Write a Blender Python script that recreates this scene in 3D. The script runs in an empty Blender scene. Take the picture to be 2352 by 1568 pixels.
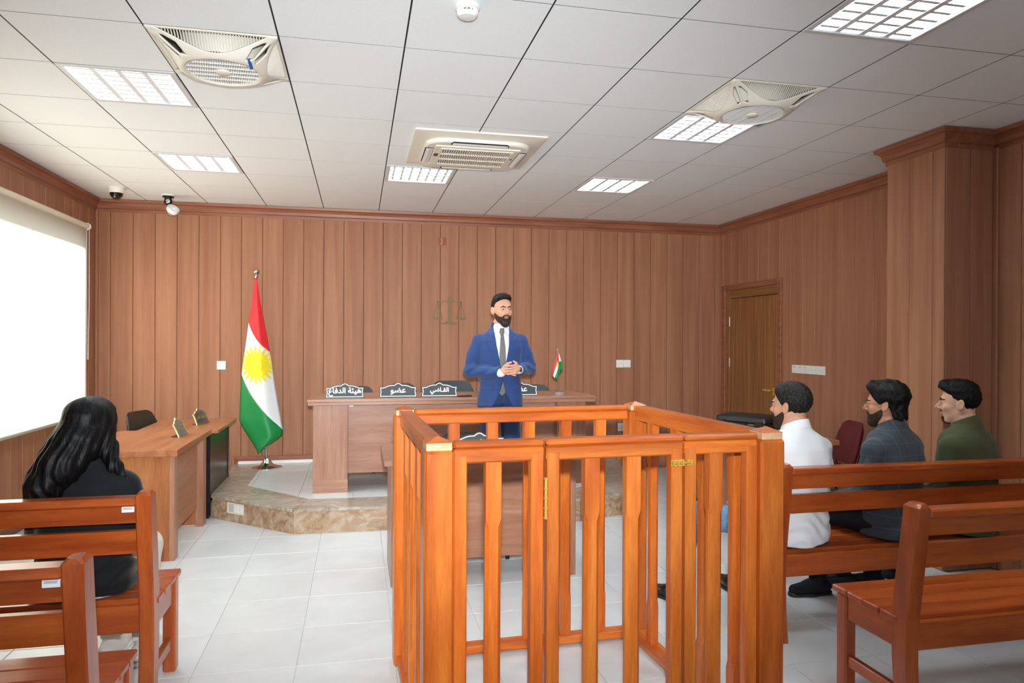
import bpy, math, random
import numpy as np
from mathutils import Matrix, Vector
random.seed(7)
np.random.seed(7)
S = bpy.context.scene
C = S.collection

# ------------------------------------------------------------------ camera
CAM = (0.0, 0.0, 1.56)
YAW, PITCH, ROLL = 0.2154, -0.0018, 0.0045
cd = bpy.data.cameras.new('camera')
cd.sensor_width = 36.0
cd.lens = 1613.156 / 2352 * 36.0
cd.clip_start = 0.05
cam = bpy.data.objects.new('camera', cd)
C.objects.link(cam)
fw = Vector((math.sin(YAW) * math.cos(PITCH), math.cos(YAW) * math.cos(PITCH), math.sin(PITCH)))
r0 = Vector((math.cos(YAW), -math.sin(YAW), 0))
u0 = r0.cross(fw)
rr = r0 * math.cos(ROLL) + u0 * math.sin(ROLL)
uu = -r0 * math.sin(ROLL) + u0 * math.cos(ROLL)
cam.matrix_world = Matrix(((rr.x, uu.x, -fw.x, CAM[0]), (rr.y, uu.y, -fw.y, CAM[1]), (rr.z, uu.z, -fw.z, CAM[2]), (0, 0, 0, 1)))
S.camera = cam

# ------------------------------------------------------------------ world, sun, flash, exposure
w = bpy.data.worlds.new('world')
S.world = w
w.use_nodes = True
bg = w.node_tree.nodes['Background']
bg.inputs[0].default_value = (0.86, 0.94, 1.0, 1)
bg.inputs[1].default_value = 0.9

sun_d = bpy.data.lights.new('sun', 'SUN')
sun_d.energy = 15.0
sun_d.angle = 0.30
sun_d.color = (1.0, 0.98, 0.93)
sun = bpy.data.objects.new('sun', sun_d)
C.objects.link(sun)
sun.location = (-6, 8, 6)
sun.rotation_euler = Vector((0.85, -0.12, -0.40)).to_track_quat('-Z', 'Y').to_euler()

fl_d = bpy.data.lights.new('camera_flash', 'SPOT')
fl_d.spot_size = math.radians(84)
fl_d.spot_blend = 1.0
fl_d.energy = 1.0
fl_d.use_nodes = True
_nt = fl_d.node_tree
_fo = _nt.nodes.new('ShaderNodeLightFalloff')
_fo.inputs['Strength'].default_value = 1700.0
_fo.inputs['Smooth'].default_value = 22.0
_nt.links.new(_fo.outputs['Quadratic'], _nt.nodes['Emission'].inputs['Strength'])
fl_d.shadow_soft_size = 0.03
fl_d.color = (0.93, 0.97, 1.0)
fl = bpy.data.objects.new('camera_flash', fl_d)
C.objects.link(fl)
fl.location = (0.0, -0.03, 1.56 + 0.165)
fl.rotation_euler = (fw + Vector((-0.12, 0, 0.02))).to_track_quat('-Z', 'Y').to_euler()

vs = S.view_settings
vs.view_transform = 'Standard'
vs.look = 'None'
vs.gamma = 1.0
vs.use_curve_mapping = False
vs.exposure = 0.3

# ------------------------------------------------------------------ mesh helpers
PI = math.pi


class MB:
    """collects shapes; obj() links them as one mesh object"""

    def __init__(self):
        self.v = []
        self.f = []

    def add(self, vs, fs, mtx=None):
        n = len(self.v)
        if mtx is not None:
            vs = [tuple(mtx @ Vector(p)) for p in vs]
        self.v += [tuple(p) for p in vs]
        self.f += [tuple(i + n for i in q) for q in fs]
        return self

    def box(self, x0, x1, y0, y1, z0, z1, b=0.0, mtx=None):
        if b <= 0:
            vs = [(x, y, z) for z in (z0, z1) for y in (y0, y1) for x in (x0, x1)]
            fs = [(0, 2, 3, 1), (4, 5, 7, 6), (0, 1, 5, 4), (2, 6, 7, 3), (0, 4, 6, 2), (1, 3, 7, 5)]
            return self.add(vs, fs, mtx)
        vs, ix = [], {}
        X, Y, Z = (x0, x1), (y0, y1), (z0, z1)
        for i in (0, 1):
            for j in (0, 1):
                for k in (0, 1):
                    sx, sy, sz = (1 - 2 * i) * b, (1 - 2 * j) * b, (1 - 2 * k) * b
                    p = (X[i], Y[j], Z[k])
                    ix[i, j, k, 0] = len(vs); vs.append((p[0], p[1] + sy, p[2] + sz))
                    ix[i, j, k, 1] = len(vs); vs.append((p[0] + sx, p[1], p[2] + sz))
                    ix[i, j, k, 2] = len(vs); vs.append((p[0] + sx, p[1] + sy, p[2]))
        fs = []
        for a in range(3):
            o = [q for q in range(3) if q != a]
            for s in (0, 1):
                q = []
                for (m, n) in ((0, 0), (1, 0), (1, 1), (0, 1)):
                    c = [0, 0, 0]; c[a] = s; c[o[0]] = m; c[o[1]] = n
                    q.append(ix[c[0], c[1], c[2], a])
                fs.append(tuple(q))
            for m in (0, 1):
                for n in (0, 1):
                    c = [0, 0, 0]; c[o[0]] = m; c[o[1]] = n
                    d = list(c); d[a] = 1
                    fs.append((ix[c[0], c[1], c[2], o[0]], ix[d[0], d[1], d[2], o[0]], ix[d[0], d[1], d[2], o[1]], ix[c[0], c[1], c[2], o[1]]))
        for i in (0, 1):
            for j in (0, 1):
                for k in (0, 1):
                    fs.append((ix[i, j, k, 0], ix[i, j, k, 1], ix[i, j, k, 2]))
        return self.add(vs, fs, mtx)

    def prism(self, poly, a0, a1, axis='z', mtx=None):
        """polygon extruded along an axis; poly in the other two axes (x,y), (y,z) or (x,z)"""
        n = len(poly)
        def P(p, a):
            return (p[0], p[1], a) if axis == 'z' else ((a, p[0], p[1]) if axis == 'x' else (p[0], a, p[1]))
        vs = [P(p, a0) for p in poly] + [P(p, a1) for p in poly]
        fs = [tuple(range(n))[::-1], tuple(range(n, 2 * n))] + [(i, (i + 1) % n, n + (i + 1) % n, n + i) for i in range(n)]
        return self.add(vs, fs, mtx)

    def loft(self, rings, cap=True, closed=True, mtx=None):
        n = len(rings[0])
        vs = [p for r in rings for p in r]
        fs = []
        m = n if closed else n - 1
        for k in range(len(rings) - 1):
            for i in range(m):
                j = (i + 1) % n
                fs.append((k * n + i, k * n + j, (k + 1) * n + j, (k + 1) * n + i))
        if cap and closed:
            fs.append(tuple(range(n))[::-1])
            fs.append(tuple((len(rings) - 1) * n + i for i in range(n)))
        return self.add(vs, fs, mtx)

    def tube(self, pts, r, n=8, mtx=None, cap=True):
        pts = [Vector(p) for p in pts]
        rs = r if isinstance(r, (list, tuple)) else [r] * len(pts)
        rings, up = [], None
        for i, p in enumerate(pts):
            t = (pts[min(i + 1, len(pts) - 1)] - pts[max(i - 1, 0)]).normalized()
            if up is None:
                up = Vector((0, 0, 1)) if abs(t.z) < 0.9 else Vector((1, 0, 0))
            a = t.cross(up).normalized()
            up = a.cross(t).normalized()
            rings.append([tuple(p + (a * math.cos(q) + up * math.sin(q)) * rs[i]) for q in [2 * PI * k / n for k in range(n)]])
        return self.loft(rings, cap, True, mtx)

    def lathe(self, prof, n=24, c=(0, 0, 0), mtx=None, cap=True):
        rings = [[(c[0] + r * math.cos(2 * PI * k / n), c[1] + r * math.sin(2 * PI * k / n), c[2] + z) for k in range(n)] for r, z in prof]
        return self.loft(rings, cap, True, mtx)

    def mesh(self, name, mat, smooth=None):
        me = bpy.data.meshes.new(name)
        me.from_pydata(self.v, [], self.f)
        if mat is not None:
            me.materials.append(mat)
        me.update()
        import bmesh
        bm = bmesh.new(); bm.from_mesh(me)
        bmesh.ops.recalc_face_normals(bm, faces=bm.faces)
        bm.to_mesh(me); bm.free()
        if smooth:
            me.polygons.foreach_set('use_smooth', [True] * len(me.polygons))
            try:
                me.set_sharp_from_angle(angle=smooth)
            except Exception:
                pass
        return me

    def obj(self, name, mat, parent=None, loc=None, smooth=None):
        return link(name, self.mesh(name, mat, smooth), parent, loc)


def link(name, me, parent=None, loc=None, rot=None):
    o = bpy.data.objects.new(name, me)
    C.objects.link(o)
    if parent is not None:
        o.parent = parent
    if loc is not None:
        o.location = loc
    if rot is not None:
        o.rotation_euler = rot
    return o


def tag(o, label, cat, group=None, kind=None):
    o['label'] = label
    o['category'] = cat
    if group:
        o['group'] = group
    if kind:
        o['kind'] = kind
    return o


def thing(name, label, cat, loc=(0, 0, 0), rz=0.0, group=None):
    o = link(name, None, None, loc, (0, 0, rz))
    o.empty_display_size = 0.1
    return tag(o, label, cat, group)


def copy_tree(o, parent=None):
    c = o.copy()
    C.objects.link(c)
    if parent is not None:
        c.parent = parent
    for ch in [k for k in bpy.data.objects if k.parent is o]:
        copy_tree(ch, c)
    return c


def struct(o, label, cat):
    o['kind'] = 'structure'
    o['label'] = label
    o['category'] = cat
    return o


def arc(cx, cy, r, a0, a1, n):
    return [(cx + r * math.cos(a0 + (a1 - a0) * i / n), cy + r * math.sin(a0 + (a1 - a0) * i / n)) for i in range(n + 1)]


def rrect(x0, x1, y0, y1, r, n=4):
    p = []
    for (cx, cy, a) in ((x1 - r, y1 - r, 0), (x0 + r, y1 - r, PI / 2), (x0 + r, y0 + r, PI), (x1 - r, y0 + r, 1.5 * PI)):
        p += arc(cx, cy, r, a, a + PI / 2, n)
    return p


# ------------------------------------------------------------------ materials
def srgb(h):
    h = h.lstrip('#')
    c = [int(h[i:i + 2], 16) / 255 for i in (0, 2, 4)]
    return tuple(((x / 12.92) if x <= 0.04045 else ((x + 0.055) / 1.055) ** 2.4) for x in c) + (1,)


def newmat(name):
    m = bpy.data.materials.new(name)
    m.use_nodes = True
    return m, m.node_tree, m.node_tree.nodes['Principled BSDF']


def plain(name, col, rough=0.5, metal=0.0, spec=0.5, coat=0.0, noise=0.0, nscale=30.0, bump=0.0, alpha=None, trans=0.0, emit=None, estr=0.0):
    m, t, b = newmat(name)
    col = srgb(col) if isinstance(col, str) else tuple(col) + ((1,) if len(col) == 3 else ())
    b.inputs['Base Color'].default_value = col
    b.inputs['Roughness'].default_value = rough
    b.inputs['Metallic'].default_value = metal
    b.inputs['Specular IOR Level'].default_value = spec
    b.inputs['Coat Weight'].default_value = coat
    b.inputs['Coat Roughness'].default_value = 0.12
    b.inputs['Transmission Weight'].default_value = trans
    if emit is not None:
        b.inputs['Emission Color'].default_value = srgb(emit) if isinstance(emit, str) else tuple(emit) + (1,)
        b.inputs['Emission Strength'].default_value = estr
    tc = t.nodes.new('ShaderNodeTexCoord')
    n = t.nodes.new('ShaderNodeTexNoise')
    n.inputs['Scale'].default_value = nscale
    n.inputs['Detail'].default_value = 4
    t.links.new(tc.outputs['Object'], n.inputs['Vector'])
    if noise > 0:
        h = t.nodes.new('ShaderNodeMixRGB')
        h.blend_type = 'MULTIPLY'
        h.inputs[0].default_value = 1.0
        h.inputs[1].default_value = col
        mr = t.nodes.new('ShaderNodeMapRange')
        mr.inputs[1].default_value = 0.3; mr.inputs[2].default_value = 0.7
        mr.inputs[3].default_value = 1 - noise; mr.inputs[4].default_value = 1 + noise * 0.5
        t.links.new(n.outputs['Fac'], mr.inputs[0])
        t.links.new(mr.outputs[0], h.inputs[2])
        t.links.new(h.outputs[0], b.inputs['Base Color'])
    if bump > 0:
        bp = t.nodes.new('ShaderNodeBump')
        bp.inputs['Strength'].default_value = bump
        bp.inputs['Distance'].default_value = 0.01
        t.links.new(n.outputs['Fac'], bp.inputs['Height'])
        t.links.new(bp.outputs[0], b.inputs['Normal'])
    return m


def wood(name, ca, cb, cc, axis='z', rough=0.35, coat=0.0, stretch=14.0, scale=5.0, vary=0.12, spec=0.4, fine=0.5, crough=0.12):
    """stained or printed wood: grain runs along the given object axis; each object gets its own offset"""
    m, t, b = newmat(name)
    N, L = t.nodes, t.links
    tc = N.new('ShaderNodeTexCoord')
    oi = N.new('ShaderNodeObjectInfo')
    off = N.new('ShaderNodeVectorMath'); off.operation = 'SCALE'
    cmb = N.new('ShaderNodeCombineXYZ')
    for k in range(3):
        L.new(oi.outputs['Random'], cmb.inputs[k])
    L.new(cmb.outputs[0], off.inputs[0]); off.inputs['Scale'].default_value = 37.0
    ad = N.new('ShaderNodeVectorMath'); ad.operation = 'ADD'
    L.new(tc.outputs['Object'], ad.inputs[0]); L.new(off.outputs[0], ad.inputs[1])
    mp = N.new('ShaderNodeMapping')
    sc = [stretch, stretch, stretch]
    sc['xyz'.index(axis)] = 1.0
    mp.inputs['Scale'].default_value = sc
    L.new(ad.outputs[0], mp.inputs[0])
    n1 = N.new('ShaderNodeTexNoise'); n1.inputs['Scale'].default_value = scale * 0.35; n1.inputs['Detail'].default_value = 3; n1.inputs['Distortion'].default_value = 0.25
    n2 = N.new('ShaderNodeTexNoise'); n2.inputs['Scale'].default_value = scale * 2.6; n2.inputs['Detail'].default_value = 6; n2.inputs['Roughness'].default_value = 0.65
    L.new(mp.outputs[0], n1.inputs['Vector']); L.new(mp.outputs[0], n2.inputs['Vector'])
    r1 = N.new('ShaderNodeValToRGB')
    r1.color_ramp.elements[0].position = 0.32; r1.color_ramp.elements[0].color = srgb(ca)
    r1.color_ramp.elements[1].position = 0.68; r1.color_ramp.elements[1].color = srgb(cc)
    e = r1.color_ramp.elements.new(0.5); e.color = srgb(cb)
    L.new(n1.outputs['Fac'], r1.inputs[0])
    mr = N.new('ShaderNodeMapRange')
    mr.inputs[1].default_value = 0.35; mr.inputs[2].default_value = 0.65
    mr.inputs[3].default_value = 1 - 0.3 * fine; mr.inputs[4].default_value = 1 + 0.12 * fine
    L.new(n2.outputs['Fac'], mr.inputs[0])
    mx = N.new('ShaderNodeMixRGB'); mx.blend_type = 'MULTIPLY'; mx.inputs[0].default_value = 1
    L.new(r1.outputs[0], mx.inputs[1]); L.new(mr.outputs[0], mx.inputs[2])
    vr = N.new('ShaderNodeMapRange')
    vr.inputs[3].default_value = 1 - vary; vr.inputs[4].default_value = 1 + vary
    L.new(oi.outputs['Random'], vr.inputs[0])
    m2 = N.new('ShaderNodeMixRGB'); m2.blend_type = 'MULTIPLY'; m2.inputs[0].default_value = 1
    L.new(mx.outputs[0], m2.inputs[1]); L.new(vr.outputs[0], m2.inputs[2])
    L.new(m2.outputs[0], b.inputs['Base Color'])
    b.inputs['Roughness'].default_value = rough
    b.inputs['Coat Weight'].default_value = coat
    b.inputs['Coat Roughness'].default_value = crough
    b.inputs['Specular IOR Level'].default_value = spec
    bp = N.new('ShaderNodeBump'); bp.inputs['Strength'].default_value = 0.08; bp.inputs['Distance'].default_value = 0.002
    L.new(n2.outputs['Fac'], bp.inputs['Height']); L.new(bp.outputs[0], b.inputs['Normal'])
    return m


MAT = {}
MAT['panel'] = wood('wall_laminate', '#946349', '#9e6c50', '#a67558', 'z', 0.5, 0, 26, 1.6, 0.03, 0.2, 0.3)
MAT['panel_h'] = wood('trim_laminate', '#834e36', '#90583e', '#9a6248', 'x', 0.4, 0, 14, 5, 0.03, 0.35, 0.4)
MAT['panel_y'] = wood('trim_laminate_depth', '#834e36', '#90583e', '#9a6248', 'y', 0.4, 0, 14, 5, 0.03, 0.35, 0.4)
MAT['groove'] = plain('groove_dark', '#3a2216', 0.8)
MAT['desk'] = wood('desk_laminate', '#97684f', '#a3745b', '#ad8169', 'x', 0.32, 0, 14, 4, 0.04, 0.45, 0.5)
MAT['desk_v'] = wood('desk_laminate_upright', '#97684f', '#a3745b', '#ad8169', 'z', 0.32, 0, 14, 4, 0.04, 0.45, 0.5)
MAT['desk_y'] = wood('desk_laminate_depth', '#9a5f3e', '#a86c48', '#b37852', 'y', 0.32, 0, 14, 4, 0.04, 0.45, 0.5)
MAT['desk_l'] = wood('desk_oak_upright', '#94582f', '#a4663a', '#b07446', 'z', 0.34, 0, 12, 4, 0.04, 0.45, 0.6)
MAT['desk_dark'] = wood('desk_wenge', '#1c1214', '#251719', '#2e1d1e', 'z', 0.25, 0, 20, 5, 0.03, 0.5, 0.6)
OR = ('#b3541a', '#c96722', '#da7c2e')
MAT['dock_z'] = wood('dock_timber_upright', *OR, 'z', 0.38, 0.28, 9, 5, 0.15, 0.3, 0.5, 0.16)
MAT['dock_x'] = wood('dock_timber_cross', *OR, 'x', 0.38, 0.28, 9, 5, 0.15, 0.3, 0.5, 0.16)
MAT['dock_y'] = wood('dock_timber_depth', *OR, 'y', 0.38, 0.28, 9, 5, 0.15, 0.3, 0.5, 0.16)
BR = ('#983f16', '#aa4e1c', '#ba5c25')
MAT['bench_x'] = wood('bench_timber', *BR, 'x', 0.34, 0.4, 9, 5, 0.07, 0.45, 0.5, 0.15)
MAT['bench_z'] = wood('bench_timber_upright', *BR, 'z', 0.34, 0.4, 9, 5, 0.07, 0.45, 0.5, 0.15)
MAT['bench_y'] = wood('bench_timber_depth', *BR, 'y', 0.34, 0.4, 9, 5, 0.07, 0.45, 0.5, 0.15)
MAT['end_grain'] = plain('pale_worn_wood', '#dcae84', 0.5, noise=0.15, nscale=60)
MAT['door'] = wood('door_veneer', '#6e4526', '#8a5c34', '#a07244', 'z', 0.45, 0, 70, 2.2, 0.02, 0.35, 1.0)
MAT['door_y'] = wood('door_veneer_depth', '#6e4526', '#8a5c34', '#a07244', 'y', 0.45, 0, 70, 2.2, 0.02, 0.35, 1.0)
MAT['ceil'] = plain('ceiling_tile', '#f1f5f6', 0.6, noise=0.03, nscale=90, bump=0.03, spec=0.2)
MAT['plenum'] = plain('ceiling_void', '#16161a', 0.8)
MAT['plastic'] = plain('ivory_plastic', '#e4ded0', 0.4)
MAT['plastic_w'] = plain('white_plastic', '#e9e9e6', 0.35)
MAT['cavity'] = plain('grille_cavity', '#6c645a', 0.8)
MAT['dark'] = plain('dark_cavity', '#191614', 0.7)
MAT['steel'] = plain('polished_steel', '#d0d0d0', 0.15, metal=1.0)
MAT['alu'] = plain('grey_frame', '#d6d8d8', 0.4)
MAT['chrome'] = plain('chrome', '#e2e2e2', 0.06, metal=1.0)
MAT['brass'] = plain('brass', '#e2b856', 0.3, metal=0.6)
MAT['mirror'] = plain('louvre_strip', '#f2f6fa', 0.3)
MAT['tube'] = plain('fluorescent_tube', '#ffffff', 0.4, emit=(0.80, 0.92, 1.0), estr=95.0)
MAT['black'] = plain('black_plastic', '#101112', 0.35)
MAT['leather'] = plain('black_leather', '#15181b', 0.45, bump=0.04, nscale=160, spec=0.6)
MAT['leather_d'] = plain('dark_brown_leather', '#1d1512', 0.38, bump=0.15, nscale=160, spec=0.6)
MAT['maroon'] = plain('maroon_leather', '#57131c', 0.4, bump=0.05, nscale=160, spec=0.6)
MAT['blade'] = plain('white_blade', '#f2f4f8', 0.35)
# ------------------------------------------------------------------ room shell
ZC = 3.013          # ceiling height
YB = 8.10           # back wall
XL = -2.69          # left wall
XR = 4.46           # right wall, far part
XN = 4.31           # right wall, near part
YR = -2.2           # room goes on behind the camera
ZD = 0.20           # dais height
GX, GY, GS = -0.981, 3.535, 0.6     # ceiling grid


def floor_mat():
    m, t, b = newmat('floor_tile')
    N, L = t.nodes, t.links
    tc = N.new('ShaderNodeTexCoord'); oi = N.new('ShaderNodeObjectInfo')
    n = N.new('ShaderNodeTexNoise'); n.inputs['Scale'].default_value = 2.2; n.inputs['Detail'].default_value = 8; n.inputs['Roughness'].default_value = 0.6; n.inputs['Distortion'].default_value = 1.2
    ad = N.new('ShaderNodeVectorMath'); ad.operation = 'ADD'
    cmb = N.new('ShaderNodeVectorMath'); cmb.operation = 'SCALE'
    L.new(oi.outputs['Location'], cmb.inputs[0]); cmb.inputs['Scale'].default_value = 3.1
    L.new(tc.outputs['Object'], ad.inputs[0]); L.new(cmb.outputs[0], ad.inputs[1]); L.new(ad.outputs[0], n.inputs['Vector'])
    r = N.new('ShaderNodeValToRGB')
    r.color_ramp.elements[0].position = 0.3; r.color_ramp.elements[0].color = srgb('#d3d6d6')
    r.color_ramp.elements[1].position = 0.65; r.color_ramp.elements[1].color = srgb('#dde1e2')
    L.new(n.outputs['Fac'], r.inputs[0]); L.new(r.outputs[0], b.inputs['Base Color'])
    b.inputs['Roughness'].default_value = 0.28
    b.inputs['Specular IOR Level'].default_value = 0.35
    return m


def marble_mat(name, a, bcol, c, sc):
    m, t, b = newmat(name)
    N, L = t.nodes, t.links
    tc = N.new('ShaderNodeTexCoord')
    n0 = N.new('ShaderNodeTexNoise'); n0.inputs['Scale'].default_value = sc; n0.inputs['Detail'].default_value = 5; n0.inputs['Distortion'].default_value = 2.5
    mp = N.new('ShaderNodeMapping'); mp.inputs['Rotation'].default_value = (0.2, 0.3, 0.7); mp.inputs['Scale'].default_value = (1, 2.2, 1.4)
    L.new(tc.outputs['Object'], mp.inputs[0]); L.new(mp.outputs[0], n0.inputs['Vector'])
    r = N.new('ShaderNodeValToRGB')
    r.color_ramp.elements[0].position = 0.33; r.color_ramp.elements[0].color = srgb(a)
    r.color_ramp.elements[1].position = 0.66; r.color_ramp.elements[1].color = srgb(c)
    e = r.color_ramp.elements.new(0.5); e.color = srgb(bcol)
    L.new(n0.outputs['Fac'], r.inputs[0])
    v = N.new('ShaderNodeTexVoronoi'); v.feature = 'DISTANCE_TO_EDGE'; v.inputs['Scale'].default_value = sc * 2.2
    n1 = N.new('ShaderNodeTexNoise'); n1.inputs['Scale'].default_value = sc * 1.6; n1.inputs['Detail'].default_value = 4
    L.new(tc.outputs['Object'], n1.inputs['Vector'])
    mxv = N.new('ShaderNodeMixRGB'); mxv.inputs[0].default_value = 0.62
    L.new(mp.outputs[0], mxv.inputs[1]); L.new(n1.outputs['Color'], mxv.inputs[2]); L.new(mxv.outputs[0], v.inputs['Vector'])
    vr = N.new('ShaderNodeMapRange'); vr.inputs[1].default_value = 0.0; vr.inputs[2].default_value = 0.035; vr.inputs[3].default_value = 0.38; vr.inputs[4].default_value = 0.0
    L.new(v.outputs['Distance'], vr.inputs[0])
    mx = N.new('ShaderNodeMixRGB'); mx.inputs[2].default_value = srgb('#d8cdbd')
    L.new(vr.outputs[0], mx.inputs[0]); L.new(r.outputs[0], mx.inputs[1])
    L.new(mx.outputs[0], b.inputs['Base Color'])
    b.inputs['Roughness'].default_value = 0.3
    b.inputs['Specular IOR Level'].default_value = 0.4
    return m


MAT['floor'] = floor_mat()
MAT['grout'] = plain('grout', '#c4c1b8', 0.8)
MAT['grout_w'] = plain('pale_grout', '#e2e0d8', 0.8)
MAT['marble'] = marble_mat('brown_marble', '#8a6a4e', '#a98a6c', '#b9a48c', 5.0)
MAT['marble_t'] = marble_mat('grey_marble', '#8f7f6c', '#a89a88', '#bdb5a8', 4.0)

# floor: slab plus every tile
fb = MB().box(XL - 0.1, XR + 0.2, YR, YB + 0.1, -0.12, -0.006)
floor = struct(fb.obj('floor', MAT['grout_w']), 'floor of large pale glossy ceramic tiles with thin light joints', 'floor')
TS = 0.4655
tm = MB().box(-TS / 2 + 0.002, TS / 2 - 0.002, -TS / 2 + 0.002, TS / 2 - 0.002, -0.006, 0.0, 0.0015).mesh('floor_tile', MAT['floor'])
for i in range(-5, 10):
    for j in range(-3, 13):
        cx, cy = -0.748 + TS * (i + 0.5), 3.49 + TS * (j - 3 + 0.5)
        if cx - TS / 2 < XR and cx + TS / 2 > XL and cy > 0.3:
            link('tile', tm, floor, (cx, cy, 0))
MB().box(XL, XR, YR, 1.9, -0.006, 0.0).obj('rear_tiling', MAT['floor'], floor)['kind'] = 'stuff'

# ceiling: dark void plus every tile
cb = MB().box(XL - 0.1, XR + 0.2, YR, YB + 0.1, ZC + 0.10, ZC + 0.16)
ceiling = struct(cb.obj('ceiling', MAT['plenum']), 'suspended ceiling of white square tiles with dark grid lines', 'ceiling')
LIGHTS = [(-1, 1, 0), (-1, 4, 0), (2, 4, 1), (5, 1, 0), (5, 4, 0), (5, -2, 0)]
FANS = [(0, 0), (5, 0)]
skip = {(c, r) for c, r, _ in LIGHTS} | set(FANS)
h = GS / 2


def tile_mesh(x0, x1, y0, y1):
    b = MB()
    b.box(x0 + 0.004, x1 - 0.004, y0 + 0.003, y1 - 0.003, 0.0, 0.016)
    return b


ctm = tile_mesh(-h, h, -h, h).mesh('ceiling_tile', MAT['ceil'])
for c in range(-3, 10):
    for r in range(-9, 8):
        if (c, r) in skip:
            continue
        x0, x1 = GX + GS * c, GX + GS * (c + 1)
        y0, y1 = GY + GS * r, GY + GS * (r + 1)
        X0, X1, Y1 = max(x0, XL), min(x1, XR), min(y1, YB)
        if y0 < 4.05 and X1 > XN:
            X1 = XN
        if X1 - X0 < 0.02 or Y1 - y0 < 0.02:
            continue
        if X1 - X0 > 0.599 and Y1 - y0 > 0.599:
            link('ceiling_panel', ctm, ceiling, ((x0 + x1) / 2, (y0 + y1) / 2, ZC))
        else:
            tile_mesh(X0 - x0 - h, X1 - x0 - h, -h, Y1 - y0 - h).obj('ceiling_panel', MAT['ceil'], ceiling, ((x0 + x1) / 2, (y0 + y1) / 2, ZC))
MAT['grid_grey'] = plain('grid_grey', '#303032', 0.7)
# grid bars: thin black lines, ivory flanges beside them
for c in range(-2, 10):
    x = GX + GS * c
    if XL < x < XR:
        MB().box(x - 0.0042, x + 0.0042, YR, YB, ZC + 0.0008, ZC + 0.02).obj('grid_bar', MAT['plenum'], ceiling)
for r in range(-9, 8):
    y = GY + GS * r
    MB().box(XL, XR, y - 0.0032, y + 0.0032, ZC + 0.0006, ZC + 0.02).obj('grid_bar', MAT['grid_grey'], ceiling)

# back wall
PW = 0.2163
wb = MB().box(XL - 0.1, XR + 0.2, YB, YB + 0.1, 0, ZC + 0.1)
wall_back = struct(wb.obj('wall_back', MAT['groove']), 'back wall clad in upright reddish brown wood planks', 'wall')


def plank_mesh(w_, z0, z1, axis, t=0.012):
    b = MB()
    if axis == 'x':
        b.box(-w_ / 2 + 0.0015, w_ / 2 - 0.0015, -t, 0, z0, z1, 0.004)
    else:
        b.box(-t, 0, -w_ / 2 + 0.0015, w_ / 2 - 0.0015, z0, z1, 0.004)
    return b.mesh('plank', MAT['panel'])


pm = plank_mesh(PW, 0.0, 2.90, 'x')
for k in range(-13, 22):
    a, b_ = 0.055 + PW * k, 0.055 + PW * (k + 1)
    a2, b2 = max(a, XL), min(b_, XR)
    if b2 - a2 < 0.015:
        continue
    if b2 - a2 > PW - 0.001:
        link('plank', pm, wall_back, ((a + b_) / 2, YB, 0))
    else:
        link('plank', plank_mesh(b2 - a2, 0, 2.90, 'x'), wall_back, ((a2 + b2) / 2, YB, 0))

# left wall with the window opening
WY0, WY1, WZ0, WZ1 = 4.3, 7.65, 0.83, 2.56
wl = MB()
wl.box(XL - 0.12, XL, YR, YB, 0, WZ0)
wl.box(XL - 0.12, XL, YR, YB, WZ1, ZC + 0.1)
wl.box(XL - 0.12, XL, YR, WY0, WZ0, WZ1)
wl.box(XL - 0.12, XL, WY1, YB, WZ0, WZ1)
wall_left = struct(wl.obj('wall_left', MAT['groove']), 'left wall clad in upright reddish brown wood planks around the window', 'wall')
PL = 0.203


def left_plank(y0, y1, z0, z1):
    MB().box(0, 0.012, -(y1 - y0) / 2 + 0.0015, (y1 - y0) / 2 - 0.0015, z0, z1, 0.004).obj('plank', MAT['panel'], wall_left, (XL, (y0 + y1) / 2, 0))


y = YB - 0.012
while y > 1.5:
    a, b_ = y - PL, y
    if a >= WY1 or b_ <= WY0:
        left_plank(a, b_, 0, 2.90)
    else:
        if b_ > WY1:
            left_plank(WY1, b_, 0, 2.90)
        lo, hi = max(a, WY0), min(b_, WY1)
        left_plank(lo, hi, 0, WZ0)
        left_plank(lo, hi, WZ1, 2.90)
        if a < WY0:
            left_plank(a, WY0, 0, 2.90)
    y = a
# corner trim strips
t1 = struct(MB().box(XL + 0.012, XL + 0.04, YB - 0.045, YB - 0.012, 0, 2.9, 0.006).obj('trim_1', MAT['panel']), 'upright corner strip between left wall and back wall', 'trim')

# window behind the blind
win = struct(link('window_1', None, None, (XL - 0.08, 0, 0)), 'wide window behind the pale roller blind', 'window')
f = MB()
f.box(-0.03, 0.03, WY0, WY1, WZ0, WZ0 + 0.05); f.box(-0.03, 0.03, WY0, WY1, WZ1 - 0.05, WZ1)
for yy in (WY0, WY0 + 1.09, WY0 + 2.19, WY1 - 0.05):
    f.box(-0.02, 0.02, yy, yy + 0.018, WZ0, WZ1)
f.obj('window_frame', MAT['plastic_w'], win)
mg, tg, bg_ = newmat('window_glass')
bg_.inputs['Base Color'].default_value = (1, 1, 1, 1)
bg_.inputs['Roughness'].default_value = 0.0
tr = tg.nodes.new('ShaderNodeBsdfTransparent'); ms = tg.nodes.new('ShaderNodeMixShader'); ms.inputs[0].default_value = 0.92
tg.links.new(bg_.outputs[0], ms.inputs[1]); tg.links.new(tr.outputs[0], ms.inputs[2])
tg.links.new(ms.outputs[0], tg.nodes['Material Output'].inputs[0])
for yy in (WY0 + 0.05, WY0 + 1.14, WY0 + 2.24):
    MB().box(-0.004, 0.004, yy, yy + 1.04, WZ0 + 0.05, WZ1 - 0.05).obj('pane', mg, win)

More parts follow.
